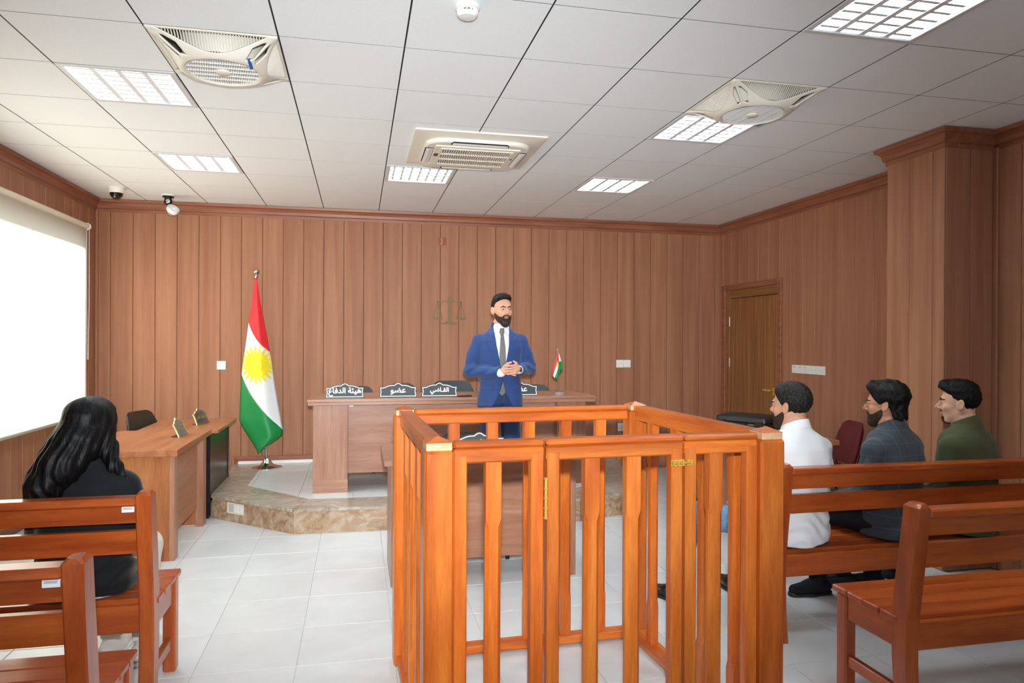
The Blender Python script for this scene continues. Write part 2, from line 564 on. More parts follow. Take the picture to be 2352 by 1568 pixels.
# right wall: far part with the door, pillar, near part
DY0, DY1, DZ = 6.79, 7.97, 2.20
PY0, PY1, PX = 4.05, 4.57, 3.90
wr = MB()
wr.box(XR, XR + 0.2, 4.57, DY0, 0, ZC + 0.1)
wr.box(XR, XR + 0.2, DY1, YB, 0, ZC + 0.1)
wr.box(XR, XR + 0.2, DY0, DY1, DZ, ZC + 0.1)
wr.box(XR + 0.12, XR + 0.2, DY0, DY1, 0, DZ)
wr.box(XN, XN + 0.2, YR, PY0, 0, ZC + 0.1)
wall_right = struct(wr.obj('wall_right', MAT['groove']), 'right wall clad in upright reddish brown wood planks with the door', 'wall')
PR_ = 0.2035
y = 6.604
pmr = plank_mesh(PR_, 0, 2.90, 'y')
while y > PY1:
    a = max(y - PR_, PY1)
    link('plank', pmr if y - a > PR_ - 0.001 else plank_mesh(y - a, 0, 2.90, 'y'), wall_right, (XR, (a + y) / 2, 0))
    y = a
y = 6.604
link('plank', plank_mesh(6.755 - 6.604, 0, 2.90, 'y'), wall_right, (XR, (6.755 + 6.604) / 2, 0))
for k in range(8):
    a, b_ = max(y + PR_ * k, 6.755), min(y + PR_ * (k + 1), 8.005)
    if b_ - a > 0.01:
        link('plank', plank_mesh(b_ - a, DZ + 0.03, 2.90, 'y'), wall_right, (XR, (a + b_) / 2, 0))
link('plank', plank_mesh(YB - 8.005, 0, 2.90, 'y'), wall_right, (XR, (YB + 8.005) / 2, 0))
y = PY0 - 0.014
while y > 1.2:
    link('plank', plank_mesh(0.2, 0, 2.90, 'y'), wall_right, (XN, y - 0.1, 0))
    y -= 0.2
pil = MB().box(PX, XR + 0.2, PY0, PY1, 0, ZC + 0.1)
wall_pillar = struct(pil.obj('wall_right_pillar', MAT['groove']), 'square pillar clad in wood planks standing out from right wall', 'wall')
for a, b_ in ((4.05 - 0.012, 4.14), (4.14, 4.349), (4.349, 4.57)):
    link('plank', plank_mesh(b_ - a, 0, 2.90, 'y'), wall_pillar, (PX, (a + b_) / 2, 0))
for a, b_ in ((PX, 4.105), (4.105, 4.302)):
    link('plank', plank_mesh(b_ - a, 0, 2.90, 'x'), wall_pillar, ((a + b_) / 2, PY0, 0))
struct(MB().box(XN - 0.03, XN - 0.012, PY0 - 0.05, PY0 - 0.012, 0, 2.9, 0.005).obj('trim_2', MAT['panel']), 'upright corner strip between pillar and near right wall', 'trim')

# crown moulding: stepped profile swept along each wall run
PROF = [(0.0, -0.125), (0.014, -0.125), (0.016, -0.095), (0.03, -0.088), (0.034, -0.06), (0.05, -0.035), (0.07, -0.026), (0.074, 0.0), (0.0, 0.0)]


def crown(name, pts, label, mat):
    """sweep PROF along a polyline of (x,y); offset to the left of travel, mitred"""
    b = MB()
    rings = []
    n = len(pts)
    for i, p in enumerate(pts):
        d0 = Vector(pts[i]) - Vector(pts[i - 1]) if i > 0 else None
        d1 = Vector(pts[i + 1]) - Vector(pts[i]) if i < n - 1 else None
        n0 = Vector((-d0.y, d0.x)).normalized() if d0 is not None else None
        n1 = Vector((-d1.y, d1.x)).normalized() if d1 is not None else None
        if n0 is None: m = n1
        elif n1 is None: m = n0
        else:
            m = (n0 + n1); m = m / m.dot(n1)
        rings.append([(p[0] + m.x * a, p[1] + m.y * a, ZC - 0.004 + z) for a, z in PROF])
    b.loft(rings)
    return struct(b.obj(name, mat), label, 'crown moulding')


crown('trim_3', [(XR, YB), (XL, YB)], 'stepped wood crown moulding along top of back wall', MAT['panel_h'])
crown('trim_4', [(XL, YB), (XL, YR)], 'stepped wood crown moulding along top of left wall', MAT['panel_y'])
crown('trim_5', [(XN, YR), (XN, PY0), (PX, PY0), (PX, PY1), (XR, PY1), (XR, YB)], 'stepped wood crown moulding along right wall and pillar', MAT['panel_y'])
# low wood trim above the dais skirting and white skirting
bb = struct(link('baseboard_back', None, None, (0, 0, 0)), 'wood strip over white tile skirting where back wall meets dais', 'baseboard')
MB().box(-1.30, 3.05, YB - 0.035, YB - 0.012, ZD + 0.035, ZD + 0.085, 0.006).obj('wood_strip', MAT['panel_h'], bb)
MB().box(-1.27, 3.05, YB - 0.024, YB - 0.012, ZD, ZD + 0.035, 0.002).obj('skirting', MAT['plastic_w'], bb)
MB().box(-1.34, -1.30, YB - 0.035, YB - 0.012, 0.0, ZD + 0.085, 0.006).obj('wood_strip', MAT['panel'], bb)
bl = struct(MB().box(XL + 0.012, XL + 0.03, YR, YB - 0.05, 0, 0.09, 0.004).obj('baseboard_left', MAT['panel_y']), 'wood skirting along left wall', 'baseboard')

# door in the right wall
door = struct(link('door_1', None, None, (XR, 0, 0)), 'brown veneer door in right wall next to the back corner', 'door')
fr = MB()
fr.box(-0.034, 0.0, DY1 - 0.045, DY1 + 0.045, 0, DZ + 0.045, 0.008)
fr.box(-0.034, 0.0, DY0 - 0.045, DY0 + 0.02, 0, DZ + 0.045, 0.008)
fr.box(-0.034, 0.0, DY0 + 0.02, DY1 - 0.045, DZ - 0.02, DZ + 0.045, 0.008)
fr.obj('architrave', MAT['panel_y'], door)
jb = MB()
jb.box(-0.012, 0.05, DY1 - 0.12, DY1 - 0.045, 0, DZ - 0.02, 0.004)
jb.box(-0.012, 0.05, DY0 + 0.02, DY0 + 0.06, 0, DZ - 0.02, 0.004)
jb.obj('door_jamb', MAT['door'], door)
MB().box(-0.012, 0.05, DY0 + 0.06, DY1 - 0.12, DZ - 0.12, DZ - 0.02, 0.004).obj('door_head', MAT['door_y'], door)
leaf = MB().box(0.0, 0.045, DY0 + 0.063, DY1 - 0.123, 0.01, DZ - 0.124, 0.003).obj('door_leaf', MAT['door'], door)
hd = MB()
hd.tube([(-0.001, DY0 + 0.13, 1.02), (-0.05, DY0 + 0.13, 1.02), (-0.055, DY0 + 0.14, 1.02), (-0.055, DY0 + 0.25, 1.02)], 0.009, 8)
hd.box(-0.005, 0.0, DY0 + 0.115, DY0 + 0.145, 0.97, 1.05, 0.002)
hd.obj('door_handle', MAT['brass'], leaf)
for zz in (1.80, 1.30, 0.5):
    hg = MB(); hg.tube([(-0.010, DY1 - 0.121, zz - 0.055), (-0.010, DY1 - 0.121, zz + 0.055)], 0.009, 8)
    hg.obj('hinge', MAT['steel'], door)

# dais: risers in marble, marble border slabs, tiles inside
dais = struct(link('floor_dais', None, None, (0, 0, 0)), 'low marble-edged platform with white tiles under the judge desk', 'dais')
DP = [(-1.30, YB - 0.012), (-1.235, 6.53), (-0.50, 5.86), (1.88, 5.80), (2.33, 5.95), (2.62, 6.5), (3.0, YB - 0.012)]
DI = [(-1.0, YB - 0.012), (-1.0, 6.88), (-0.40, 6.20), (1.78, 6.14), (2.06, 6.25), (2.28, 6.6), (2.65, YB - 0.012)]
for i in range(len(DP) - 1):
    a, b_ = Vector(DP[i]), Vector(DP[i + 1])
    d = (b_ - a); L_ = d.length; d.normalize()
    nrm = Vector((d.y, -d.x)) * -1          # inward
    k = max(1, round(L_ / 0.85))
    for j in range(k):
        p, q = a + d * (L_ * j / k + 0.0015), a + d * (L_ * (j + 1) / k - 0.0015)
        if nrm.dot(Vector((0.9, 7.0)) - a) < 0:
            nrm = -nrm
        MB().prism([p, q, q + nrm * 0.02, p + nrm * 0.02], 0, ZD - 0.022).obj('riser_stone', MAT['marble'], dais)
        ia, ib = Vector(DI[i]), Vector(DI[i + 1])
        pi_, qi = ia + (ib - ia) * (j / k), ia + (ib - ia) * ((j + 1) / k)
        out = -nrm * 0.012
        sl = MB().prism([p + out, q + out, qi, pi_], ZD - 0.022, ZD + 0.001)
        sl.obj('border_slab', MAT['marble_t'], dais)
core = MB().prism([(p[0] * 0.985 + 0.013, min(p[1] + 0.03, YB - 0.02)) for p in DP], 0.0, ZD - 0.023)
core.obj('dais_core', MAT['grout_w'], dais)


def clip(poly, a, b, c):
    """keep a*x+b*y<=c"""
    out = []
    for i in range(len(poly)):
        p, q = poly[i], poly[(i + 1) % len(poly)]
        fp, fq = a * p[0] + b * p[1] - c, a * q[0] + b * q[1] - c
        if fp <= 0: out.append(p)
        if (fp < 0) != (fq < 0) and fp != fq:
            t_ = fp / (fp - fq)
            out.append((p[0] + (q[0] - p[0]) * t_, p[1] + (q[1] - p[1]) * t_))
    return out


for i in range(-5, 10):
    for j in range(0, 9):
        x0, y0 = -0.5 + 0.46 * i, 5.75 + 0.46 * j
        poly = [(x0 + 0.0015, y0 + 0.0015), (x0 + 0.4585, y0 + 0.0015), (x0 + 0.4585, y0 + 0.4585), (x0 + 0.0015, y0 + 0.4585)]
        for k in range(len(DI)):
            p, q = DI[k], DI[(k + 1) % len(DI)]
            # interior lies to the right of travel (clockwise-open order): flip if needed
            a, b_ = (q[1] - p[1]), -(q[0] - p[0])
            c_ = a * p[0] + b_ * p[1]
            if a * 0.9 + b_ * 7.0 > c_:
                a, b_, c_ = -a, -b_, -c_
            poly = clip(poly, a, b_, c_)
            if len(poly) < 3:
                break
        if len(poly) >= 3:
            cx = sum(p[0] for p in poly) / len(poly); cy = sum(p[1] for p in poly) / len(poly)
            MB().prism([(p[0] - cx, p[1] - cy) for p in poly], -0.02, 0.0).obj('dais_tile', MAT['floor'], dais, (cx, cy, ZD))
# ------------------------------------------------------------------ ceiling lights
def make_light(name):
    root = link(name, None)
    e, g = 0.296, 0.262
    fr = MB()
    for (a, b, c, d) in ((-e, e, -e, -g), (-e, e, g, e), (-e, -g, -g, g), (g, e, -g, g)):
        fr.box(a, b, c, d, -0.006, 0.012, 0.003)
    fr.obj('frame', MAT['alu'], root)
    pan = MB()
    pan.box(-g - 0.004, g + 0.004, -g - 0.004, g + 0.004, 0.075, 0.085)
    for s in (-1, 1):
        pan.box(s * g - 0.003, s * g + 0.003, -g, g, 0.0, 0.075)
        pan.box(-g, g, s * g - 0.003, s * g + 0.003, 0.0, 0.075)
    pan.obj('pan', MAT['plastic_w'], root)
    cw = 2 * g / 4
    blm = MB().prism([(-0.010, 0.002), (0.010, 0.002), (0.003, 0.034), (-0.003, 0.034)], -cw / 2 + 0.016, cw / 2 - 0.016, 'x').mesh('cross_blade', MAT['blade'])
    for k in range(4):
        xc = -g + cw * (k + 0.5)
        MB().tube([(xc, -g + 0.01, 0.052), (xc, g - 0.01, 0.052)], 0.013, 10).obj('tube', MAT['tube'], root)
        for j in range(7):
            link('cross_blade', blm, root, (xc, -g + 2 * g * (j + 0.5) / 7, 0))
    for k in range(1, 4):
        xc = -g + cw * k
        d = MB()
        d.prism([(xc - 0.015, 0.0), (xc + 0.015, 0.0), (xc + 0.004, 0.045), (xc - 0.004, 0.045)], -g, g, 'y')
        d.obj('divider', MAT['mirror'], root)
    return root


lt0 = make_light('ceiling_light')
LT_LABEL = ['bright louvred ceiling light left of the box fan, nearer of the left pair', 'bright louvred ceiling light nearest the left rear corner',
            'dim louvred ceiling light with fine mesh directly behind the air conditioner', 'bright louvred ceiling light directly behind the right ceiling fan',
            'bright louvred ceiling light farthest back on the right side', 'large louvred ceiling light cut off by the top right of the view']
for i, (c, r, q) in enumerate(LIGHTS):
    o = lt0 if i == 0 else copy_tree(lt0)
    o.location = (GX + GS * (c + 0.5), GY + GS * (r + 0.5), ZC)
    o.rotation_euler = (0, 0, PI / 2 * q)
    tag(o, LT_LABEL[i], 'ceiling light', 'recessed ceiling lights')


# ------------------------------------------------------------------ box fans in the ceiling
def make_fan(name):
    root = link(name, None)
    s, d, ring = 0.293, 0.085, 0.188

    def sq(t):
        return s / max(abs(math.cos(t)), abs(math.sin(t)))

    def inner(t):
        """outer limit of the star body at angle t: the concave arc of the side lobe"""
        k = round(t / (PI / 2)) * PI / 2
        u = t - k
        R = sq(t)
        lo, hi = 0.15, R
        # along the ray: n = r cos u, tng = r sin u ; arc n_a = 0.212 + 0.081*(tng/0.27)^2
        for _ in range(40):
            m = (lo + hi) / 2
            n, tg_ = m * math.cos(u), abs(m * math.sin(u))
            na = 0.212 + 0.081 * (tg_ / 0.262) ** 2
            if n < na: lo = m
            else: hi = m
        return min(lo, R)

    def hz(x, y):
        r_ = math.hypot(x, y)
        if r_ < 1e-6: return -d
        t = math.atan2(y, x)
        q = min(max((r_ - ring) / max(sq(t) - ring, 1e-4), 0), 1)
        return -d * (1 - q * q * (3 - 2 * q) * 0.65 - q * 0.35)

    nT, nR = 320, 16
    b = MB()
    rows = []
    for i in range(nT):
        t = 2 * PI * i / nT
        R = inner(t)
        rows.append([(math.cos(t) * (ring - 0.006 + (R - ring + 0.006) * j / nR), math.sin(t) * (ring - 0.006 + (R - ring + 0.006) * j / nR)) for j in range(nR + 1)])
    vs = [(x, y, hz(x, y)) for rw in rows for x, y in rw]
    fs = []
    for i in range(nT):
        t = 2 * PI * (i + 0.5) / nT
        u = abs(((t - PI / 4) % (PI / 2)) if ((t - PI / 4) % (PI / 2)) < PI / 4 else PI / 2 - ((t - PI / 4) % (PI / 2)))
        for j in range(nR):
            rm = ring + (inner(t) - ring) * (j + 0.5) / nR
            if 4 <= j <= 11 and 0.028 < u < 0.135:
                continue
            k = (i + 1) % nT
            fs.append((i * (nR + 1) + j, k * (nR + 1) + j, k * (nR + 1) + j + 1, i * (nR + 1) + j + 1))
    b.add(vs, fs)
    o = b.obj('star_panel', MAT['plastic'], root, smooth=0.6)
    md = o.modifiers.new('thick', 'SOLIDIFY'); md.thickness = 0.008; md.offset = 1
    rim = MB()
    for (x0, x1, y0, y1) in ((-s - 0.003, s + 0.003, -s - 0.003, -s + 0.012), (-s - 0.003, s + 0.003, s - 0.012, s + 0.003), (-s - 0.003, -s + 0.012, -s, s), (s - 0.012, s + 0.003, -s, s)):
        rim.box(x0, x1, y0, y1, -0.006, 0.01, 0.002)
    rim.obj('rim', MAT['plastic'], root)
    # side lobes: many fine slats
    for k in range(4):
        a = k * PI / 2
        mt = Matrix.Rotation(a, 4, 'Z')
        g = MB()
        nS = 39
        for i in range(nS):
            tg_ = -0.25 + 0.5 * i / (nS - 1)
            n0 = 0.212 + 0.081 * (tg_ / 0.262) ** 2 - 0.004
            n1 = s - 0.006
            if n1 - n0 < 0.006: continue
            pts = [(n0 + (n1 - n0) * q / 4, tg_) for q in range(5)]
            rg = [[(n_, t_ - 0.0022, hz(n_, t_) + 0.001), (n_, t_ + 0.0022, hz(n_, t_) + 0.001), (n_, t_ + 0.0022, hz(n_, t_) + 0.010), (n_, t_ - 0.0022, hz(n_, t_) + 0.010)] for n_, t_ in pts]
            g.loft(rg, mtx=mt)
        go = g.obj('side_grille', MAT['plastic'], root)
        go['kind'] = 'stuff'
    # centre grille: ring, parallel slats, cross ribs, hub cap
    cr = MB()
    cr.lathe([(ring - 0.018, -d + 0.004), (ring - 0.012, -d - 0.006), (ring, -d - 0.004), (ring + 0.004, -d + 0.004)], 48, cap=False)
    cr.obj('grille_ring', MAT['plastic'], root, smooth=0.6)
    g = MB()
    R0 = ring - 0.012
    for i in range(31):
        x = -R0 + 2 * R0 * (i + 0.5) / 31
        L_ = math.sqrt(R0 * R0 - x * x)
        g.box(x - 0.0025, x + 0.0025, -L_, L_, -d - 0.003, -d + 0.009)
    for yy in (-0.11, -0.055, 0.0, 0.055, 0.11):
        L_ = math.sqrt(R0 * R0 - yy * yy)
        g.box(-L_, L_, yy - 0.003, yy + 0.003, -d - 0.004, -d + 0.006)
    go = g.obj('centre_grille', MAT['plastic_w'], root)
    go['kind'] = 'stuff'
    MB().lathe([(0.0, -d - 0.013), (0.03, -d - 0.012), (0.036, -d - 0.008), (0.038, -d + 0.002)], 28).obj('hub_cap', MAT['plastic'], root, smooth=0.6)
    # inner drum and housing
    MB().lathe([(0.15, -d + 0.04), (0.185, -d + 0.03), (0.20, 0.03), (0.2, 0.09)], 32).obj('drum', MAT['plastic'], root, smooth=0.6)
    hb = MB()
    hb.box(-s, s, -s, s, 0.088, 0.094)
    for q in (-1, 1):
        hb.box(q * s - 0.002, q * s + 0.002, -s, s, 0.0, 0.09); hb.box(-s, s, q * s - 0.002, q * s + 0.002, 0.0, 0.09)
    hb.obj('housing', MAT['cavity'], root)
    st = MB()
    st.box(-0.035, 0.035, -0.008, 0.008, -0.001, 0.001)
    so = st.obj('sticker', plain('blue_sticker', '#1d5a94', 0.4), root, (0.152, -0.152, hz(0.152, -0.152) - 0.010))
    so.rotation_euler = Vector((0.42, -0.42, -1.0)).to_track_quat('-Z', 'Y').to_euler()
    so.rotation_euler.rotate_axis('Z', PI / 4)
    return root


fan0 = make_fan('ceiling_fan')
fan0.location = (GX + GS * 0.5, GY + GS * 0.5, ZC)
tag(fan0, 'ivory square box fan with open grille set in the ceiling on the left', 'ceiling fan', 'box fans in the ceiling')
fan1 = copy_tree(fan0)
fan1.location = (GX + GS * 5.5, GY + GS * 0.5, ZC)
fan1.rotation_euler = (0, 0, PI / 2)
tag(fan1, 'ivory square box fan in ceiling above the seated men on the right', 'ceiling fan', 'box fans in the ceiling')

# ------------------------------------------------------------------ air conditioner cassette
ac = thing('air_conditioner', 'cream four-way cassette air conditioner with slatted grille in the ceiling', 'air conditioner', (0.848, 5.31, ZC))
a = 0.472
b = MB()
rings = [[(x, y, -0.001) for x, y in rrect(-a, a, -a, a, 0.012, 3)], [(x, y, -0.012) for x, y in rrect(-a, a, -a, a, 0.012, 3)],
         [(x, y, -0.032) for x, y in rrect(-a + 0.09, a - 0.09, -a + 0.09, a - 0.09, 0.10, 3)]]
b.loft(rings)
b.obj('panel', MAT['plastic'], ac, smooth=0.35)
c_ = 0.385
b = MB()
rings = [[(x, y, -0.030) for x, y in rrect(-c_, c_, -c_, c_, 0.15, 6)], [(x, y, -0.052) for x, y in rrect(-c_ + 0.004, c_ - 0.004, -c_ + 0.004, c_ - 0.004, 0.148, 6)],
         [(x, y, -0.060) for x, y in rrect(-c_ + 0.015, c_ - 0.015, -c_ + 0.015, c_ - 0.015, 0.14, 6)]]
b.loft(rings)
b.obj('raised_cover', MAT['plastic'], ac, smooth=0.4)
for k in range(4):
    mt = Matrix.Rotation(k * PI / 2, 4, 'Z')
    MB().prism([(x, y) for x, y in rrect(-0.21, 0.21, 0.315, 0.378, 0.02, 3)], -0.0615, -0.052, mtx=mt).obj('outlet_slot', MAT['dark'], ac)
    lv = MB()
    lv.prism([(0.318, -0.0625), (0.350, -0.068), (0.372, -0.063), (0.350, -0.0645)], -0.2, 0.2, 'x', mtx=mt)
    lv.obj('louvre', MAT['plastic_w'], ac)
b = MB().box(-0.262, 0.262, -0.262, 0.262, -0.0625, -0.06)
b.obj('grille_back', MAT['dark'], ac)
g = MB()
for i in range(31):
    x = -0.255 + 0.51 * i / 30
    g.box(x - 0.0042, x + 0.0042, -0.23, 0.20, -0.072, -0.062)
for yy in (-0.235, -0.09, 0.055, 0.205):
    g.box(-0.262, 0.262, yy - 0.006, yy + 0.006, -0.0735, -0.062)
g.box(-0.268, -0.256, -0.24, 0.21, -0.073, -0.06); g.box(0.256, 0.268, -0.24, 0.21, -0.073, -0.06)
go = g.obj('intake_grille', MAT['plastic'], ac)
go['kind'] = 'stuff'
b = MB()
for (x0, x1, y0, y1) in ((-0.31, 0.31, -0.285, -0.242), (-0.31, 0.31, 0.212, 0.285), (-0.31, -0.268, -0.242, 0.212), (0.268, 0.31, -0.242, 0.212)):
    b.box(x0, x1, y0, y1, -0.068, -0.058, 0.002)
b.obj('grille_frame', MAT['plastic'], ac)
MB().box(-0.305, -0.272, -0.09, -0.02, -0.070, -0.066, 0.001).obj('receiver_window', plain('brown_window', '#4a2a20', 0.2), ac)
MB().box(0.282, 0.296, -0.05, -0.02, -0.0695, -0.067).obj('badge', MAT['black'], ac)

# ------------------------------------------------------------------ smoke detector, dome cameras
sd = thing('smoke_detector', 'round white smoke detector on the ceiling at top centre', 'smoke detector', (0.458, 3.03, ZC))
MB().lathe([(0.05, 0.0), (0.054, -0.004), (0.054, -0.016), (0.048, -0.02)], 32).obj('base', MAT['plastic_w'], sd, smooth=0.6)
MB().lathe([(0.030, -0.018), (0.030, -0.038)], 24).obj('sensor_core', MAT['cavity'], sd, smooth=0.6)
b = MB()
for k in range(14):
    t = 2 * PI * k / 14
    b.box(0.034, 0.046, -0.0025, 0.0025, -0.038, -0.019, mtx=Matrix.Rotation(t, 4, 'Z'))
b.obj('vents', MAT['plastic_w'], sd)['kind'] = 'stuff'
MB().lathe([(0.046, -0.034), (0.045, -0.041), (0.036, -0.050), (0.012, -0.053), (0.0, -0.053)], 32).obj('cap', MAT['plastic_w'], sd, smooth=0.6)


def dome_profile(r, z, n=8):
    return [(r * math.cos(PI / 2 * i / n), z - r * math.sin(PI / 2 * i / n)) for i in range(n + 1)]


d1 = thing('dome_camera', 'ivory dome security camera with smoked dome in left rear corner', 'security camera', (-2.28, 7.42, ZC), 0, 'dome cameras')
MB().lathe([(0.070, 0.0), (0.072, -0.004), (0.068, -0.05), (0.064, -0.056)], 32).obj('housing', MAT['plastic'], d1, smooth=0.6)
MB().lathe([(0.060, -0.054)] + dome_profile(0.058, -0.056), 32).obj('dome', plain('smoked_dome', '#1b1512', 0.06, coat=0.5), d1, smooth=0.8)
d2 = thing('dome_camera', 'dome security camera with its cover off showing the black ball', 'security camera', (-1.885, 7.69, ZC), 0, 'dome cameras')
MB().lathe([(0.062, 0.0), (0.066, -0.003), (0.066, -0.010), (0.05, -0.016)], 32).obj('base', MAT['plastic_w'], d2, smooth=0.6)
MB().lathe([(0.055, -0.014), (0.055, -0.024), (0.035, -0.03), (0.035, -0.045)], 24).obj('bracket', MAT['black'], d2, smooth=0.6)
MB().lathe([(0.034, -0.035), (0.038, -0.05), (0.040, -0.07), (0.036, -0.085), (0.024, -0.097), (0.0, -0.102)], 28).obj('ball', MAT['black'], d2, smooth=0.8)
MB().lathe([(0.02, 0), (0.021, -0.004), (0.018, -0.006)], 24, mtx=Matrix.Translation((0.006, -0.037, -0.068)) @ Matrix.Rotation(-PI / 2, 4, 'X')).obj('lens_ring', MAT['steel'], d2, smooth=0.6)
MB().tube([(0.05, -0.01, -0.012), (0.052, -0.012, -0.06), (0.05, -0.01, -0.115)], 0.0012, 5).obj('tether', MAT['black'], d2)
cv = MB()
mt = Matrix.Translation((0.045, -0.02, -0.155)) @ Matrix.Rotation(math.radians(38), 4, 'Y') @ Matrix.Rotation(math.radians(28), 4, 'X')
cv.lathe([(0.058, 0.028), (0.060, 0.028), (0.060, -0.01), (0.050, -0.022), (0.044, -0.022), (0.050, -0.008), (0.056, 0.0), (0.057, 0.028)], 32, mtx=mt, cap=False)
cvo = cv.obj('cover_ring', MAT['plastic_w'], d2, smooth=0.6)
cv = MB()
cv.lathe([(0.047, -0.02)] + dome_profile(0.046, -0.022), 28, mtx=mt)
cv.obj('loose_dome', plain('clear_dome', '#b9a79a', 0.1, trans=0.6), d2, smooth=0.8)

# ------------------------------------------------------------------ roller blind
mb_, tb, pb = newmat('blind_fabric')
pb.inputs['Base Color'].default_value = srgb('#efe7cf')
pb.inputs['Roughness'].default_value = 0.8
tl = tb.nodes.new('ShaderNodeBsdfTranslucent'); tl.inputs[0].default_value = (0.86, 0.83, 0.72, 1)
wv = tb.nodes.new('ShaderNodeTexWave'); wv.inputs['Scale'].default_value = 90
msb = tb.nodes.new('ShaderNodeMixShader'); msb.inputs[0].default_value = 0.7
tb.links.new(pb.outputs[0], msb.inputs[1]); tb.links.new(tl.outputs[0], msb.inputs[2]); tb.links.new(msb.outputs[0], tb.nodes['Material Output'].inputs[0])
bl_ = thing('roller_blind', 'drawn cream roller blind glowing with daylight over left wall window', 'blind', (XL + 0.07, 0, 0))
BY0, BY1 = 4.2, 7.66
b = MB()
rows = []
for i in range(41):
    y = BY0 + (BY1 - BY0) * i / 40
    rows.append([(0.004 * math.sin(y * 3.1) * (1 - k / 8), y + 0.012 * math.sin(k / 8 * PI) * (1 if i == 40 else 0) * -1 + 0.03 * (1 - k / 8) * (i == 40), 0.80 + (2.67 - 0.80) * k / 8) for k in range(9)])
b.loft(rows, cap=False, closed=False)
b.obj('fabric', mb_, bl_, smooth=1.0)
MB().tube([(0, BY0 - 0.01, 2.665), (0, BY1 + 0.015, 2.665)], 0.026, 20).obj('roller', plain('cream_fabric', '#e6dfc8', 0.6), bl_, smooth=0.8)
MB().lathe([(0.03, 0), (0.033, 0.003), (0.033, 0.02), (0.02, 0.026)], 24, mtx=Matrix.Translation((0, BY1 + 0.014, 2.665)) @ Matrix.Rotation(-PI / 2, 4, 'X')).obj('end_cap', MAT['plastic_w'], bl_, smooth=0.6)
MB().box(-0.012, 0.012, BY0, BY1 + 0.03, 0.785, 0.812, 0.005).obj('bottom_bar', plain('grey_fabric', '#a9a691', 0.7), bl_)
for dx in (-0.008, 0.014):
    b = MB()
    b.tube([(dx, BY1 + 0.028, 2.66), (dx, BY1 + 0.03, 1.9), (dx * 0.4 + 0.004, BY1 + 0.028, 1.35)], 0.0022, 5)
    b.obj('pull_cord', MAT['plastic_w'], bl_)
bk = MB(); bk.box(-0.058, 0.012, BY1 + 0.016, BY1 + 0.022, 2.63, 2.70, 0.001); bk.obj('bracket', MAT['plastic_w'], bl_)
# ------------------------------------------------------------------ defendant's dock
dock = thing('dock', 'orange-stained wooden dock enclosure with slatted sides and a gate', 'dock', (0.258, 2.33, 0), math.radians(2.0))
DW, DD = 1.24, 1.11
HP, HT = 1.197, 1.222


def slat_mesh(z0, z1, w_=0.055, t=0.04, mat=None, axis='x'):
    """square slat whose middle length has chamfered corners ending in small tongues"""
    def ring(c, z):
        x, y = w_ / 2, t / 2
        c = max(c, 0.0015)
        p = [(-x + c, -y), (x - c, -y), (x, -y + c), (x, y - c), (x - c, y), (-x + c, y), (-x, y - c), (-x, -y + c)]
        return [(a, b, z) for a, b in p] if axis == 'x' else [(b, a, z) for a, b in p]
    b = MB()
    za, zb = z0 + 0.22, z1 - 0.22
    b.loft([ring(0, z0), ring(0, za - 0.03), ring(0.012, za), ring(0.012, zb), ring(0, zb + 0.03), ring(0, z1)])
    return b.mesh('slat', mat or MAT['dock_z'])


postm = MB()
postm.box(-0.05, 0.05, -0.05, 0.05, 0.0, HP, 0.009)
postm = postm.mesh('post', MAT['dock_z'])
capm = MB()
capm.box(-0.043, 0.043, -0.043, 0.043, HP, HT + 0.002, 0.002)
capm = capm.mesh('post_cap', MAT['end_grain'])
pyr = MB().add([(-0.044, -0.044, HT + 0.001), (0.044, -0.044, HT + 0.001), (0.044, 0.044, HT + 0.001), (-0.044, 0.044, HT + 0.001), (0, 0, HT + 0.020)],
               [(3, 2, 1, 0), (0, 1, 4), (1, 2, 4), (2, 3, 4), (3, 0, 4)]).mesh('cap_point', MAT['dock_x'])
for px, py in ((0, 0), (DW, 0), (0, DD), (DW - 0.03, DD)):
    po = link('post', postm, dock, (px, py, 0))
    link('post_cap', capm, po)
    link('cap_point', pyr, po)


def rail(parent, x0, x1, y, mat):
    MB().box(x0, x1, y - 0.024, y + 0.024, HT - 0.072, HP, 0.005).obj('top_rail', mat, parent)
    MB().box(x0, x1, y - 0.03, y + 0.03, HP, HT, 0.008).obj('handrail', mat, parent)


zb, zt = 0.05, HT - 0.072
sm = slat_mesh(zb, zt)
sm_y = slat_mesh(zb, zt, axis='y')
stile = MB().box(-0.0225, 0.0225, -0.022, 0.022, 0.01, HT - 0.045, 0.004).mesh('stile', MAT['dock_z'])
# front left fixed panel
rail(dock, 0.05, 0.365, 0.0, MAT['dock_x'])
link('stile', stile, dock, (0.074, -0.003, 0)); link('stile', stile, dock, (0.340, -0.003, 0)); link('slat', sm, dock, (0.188, 0, 0))
MB().box(0.05, 0.365, -0.024, 0.024, 0.012, 0.052, 0.004).obj('bottom_rail', MAT['dock_x'], dock)
# front right fixed panel
rail(dock, 0.894, DW - 0.05, 0.0, MAT['dock_x'])
link('stile', stile, dock, (0.918, -0.003, 0)); link('stile', stile, dock, (DW - 0.072, -0.003, 0)); link('slat', sm, dock, (1.022, 0, 0))
MB().box(0.894, DW - 0.05, -0.024, 0.024, 0.012, 0.052, 0.004).obj('bottom_rail', MAT['dock_x'], dock)
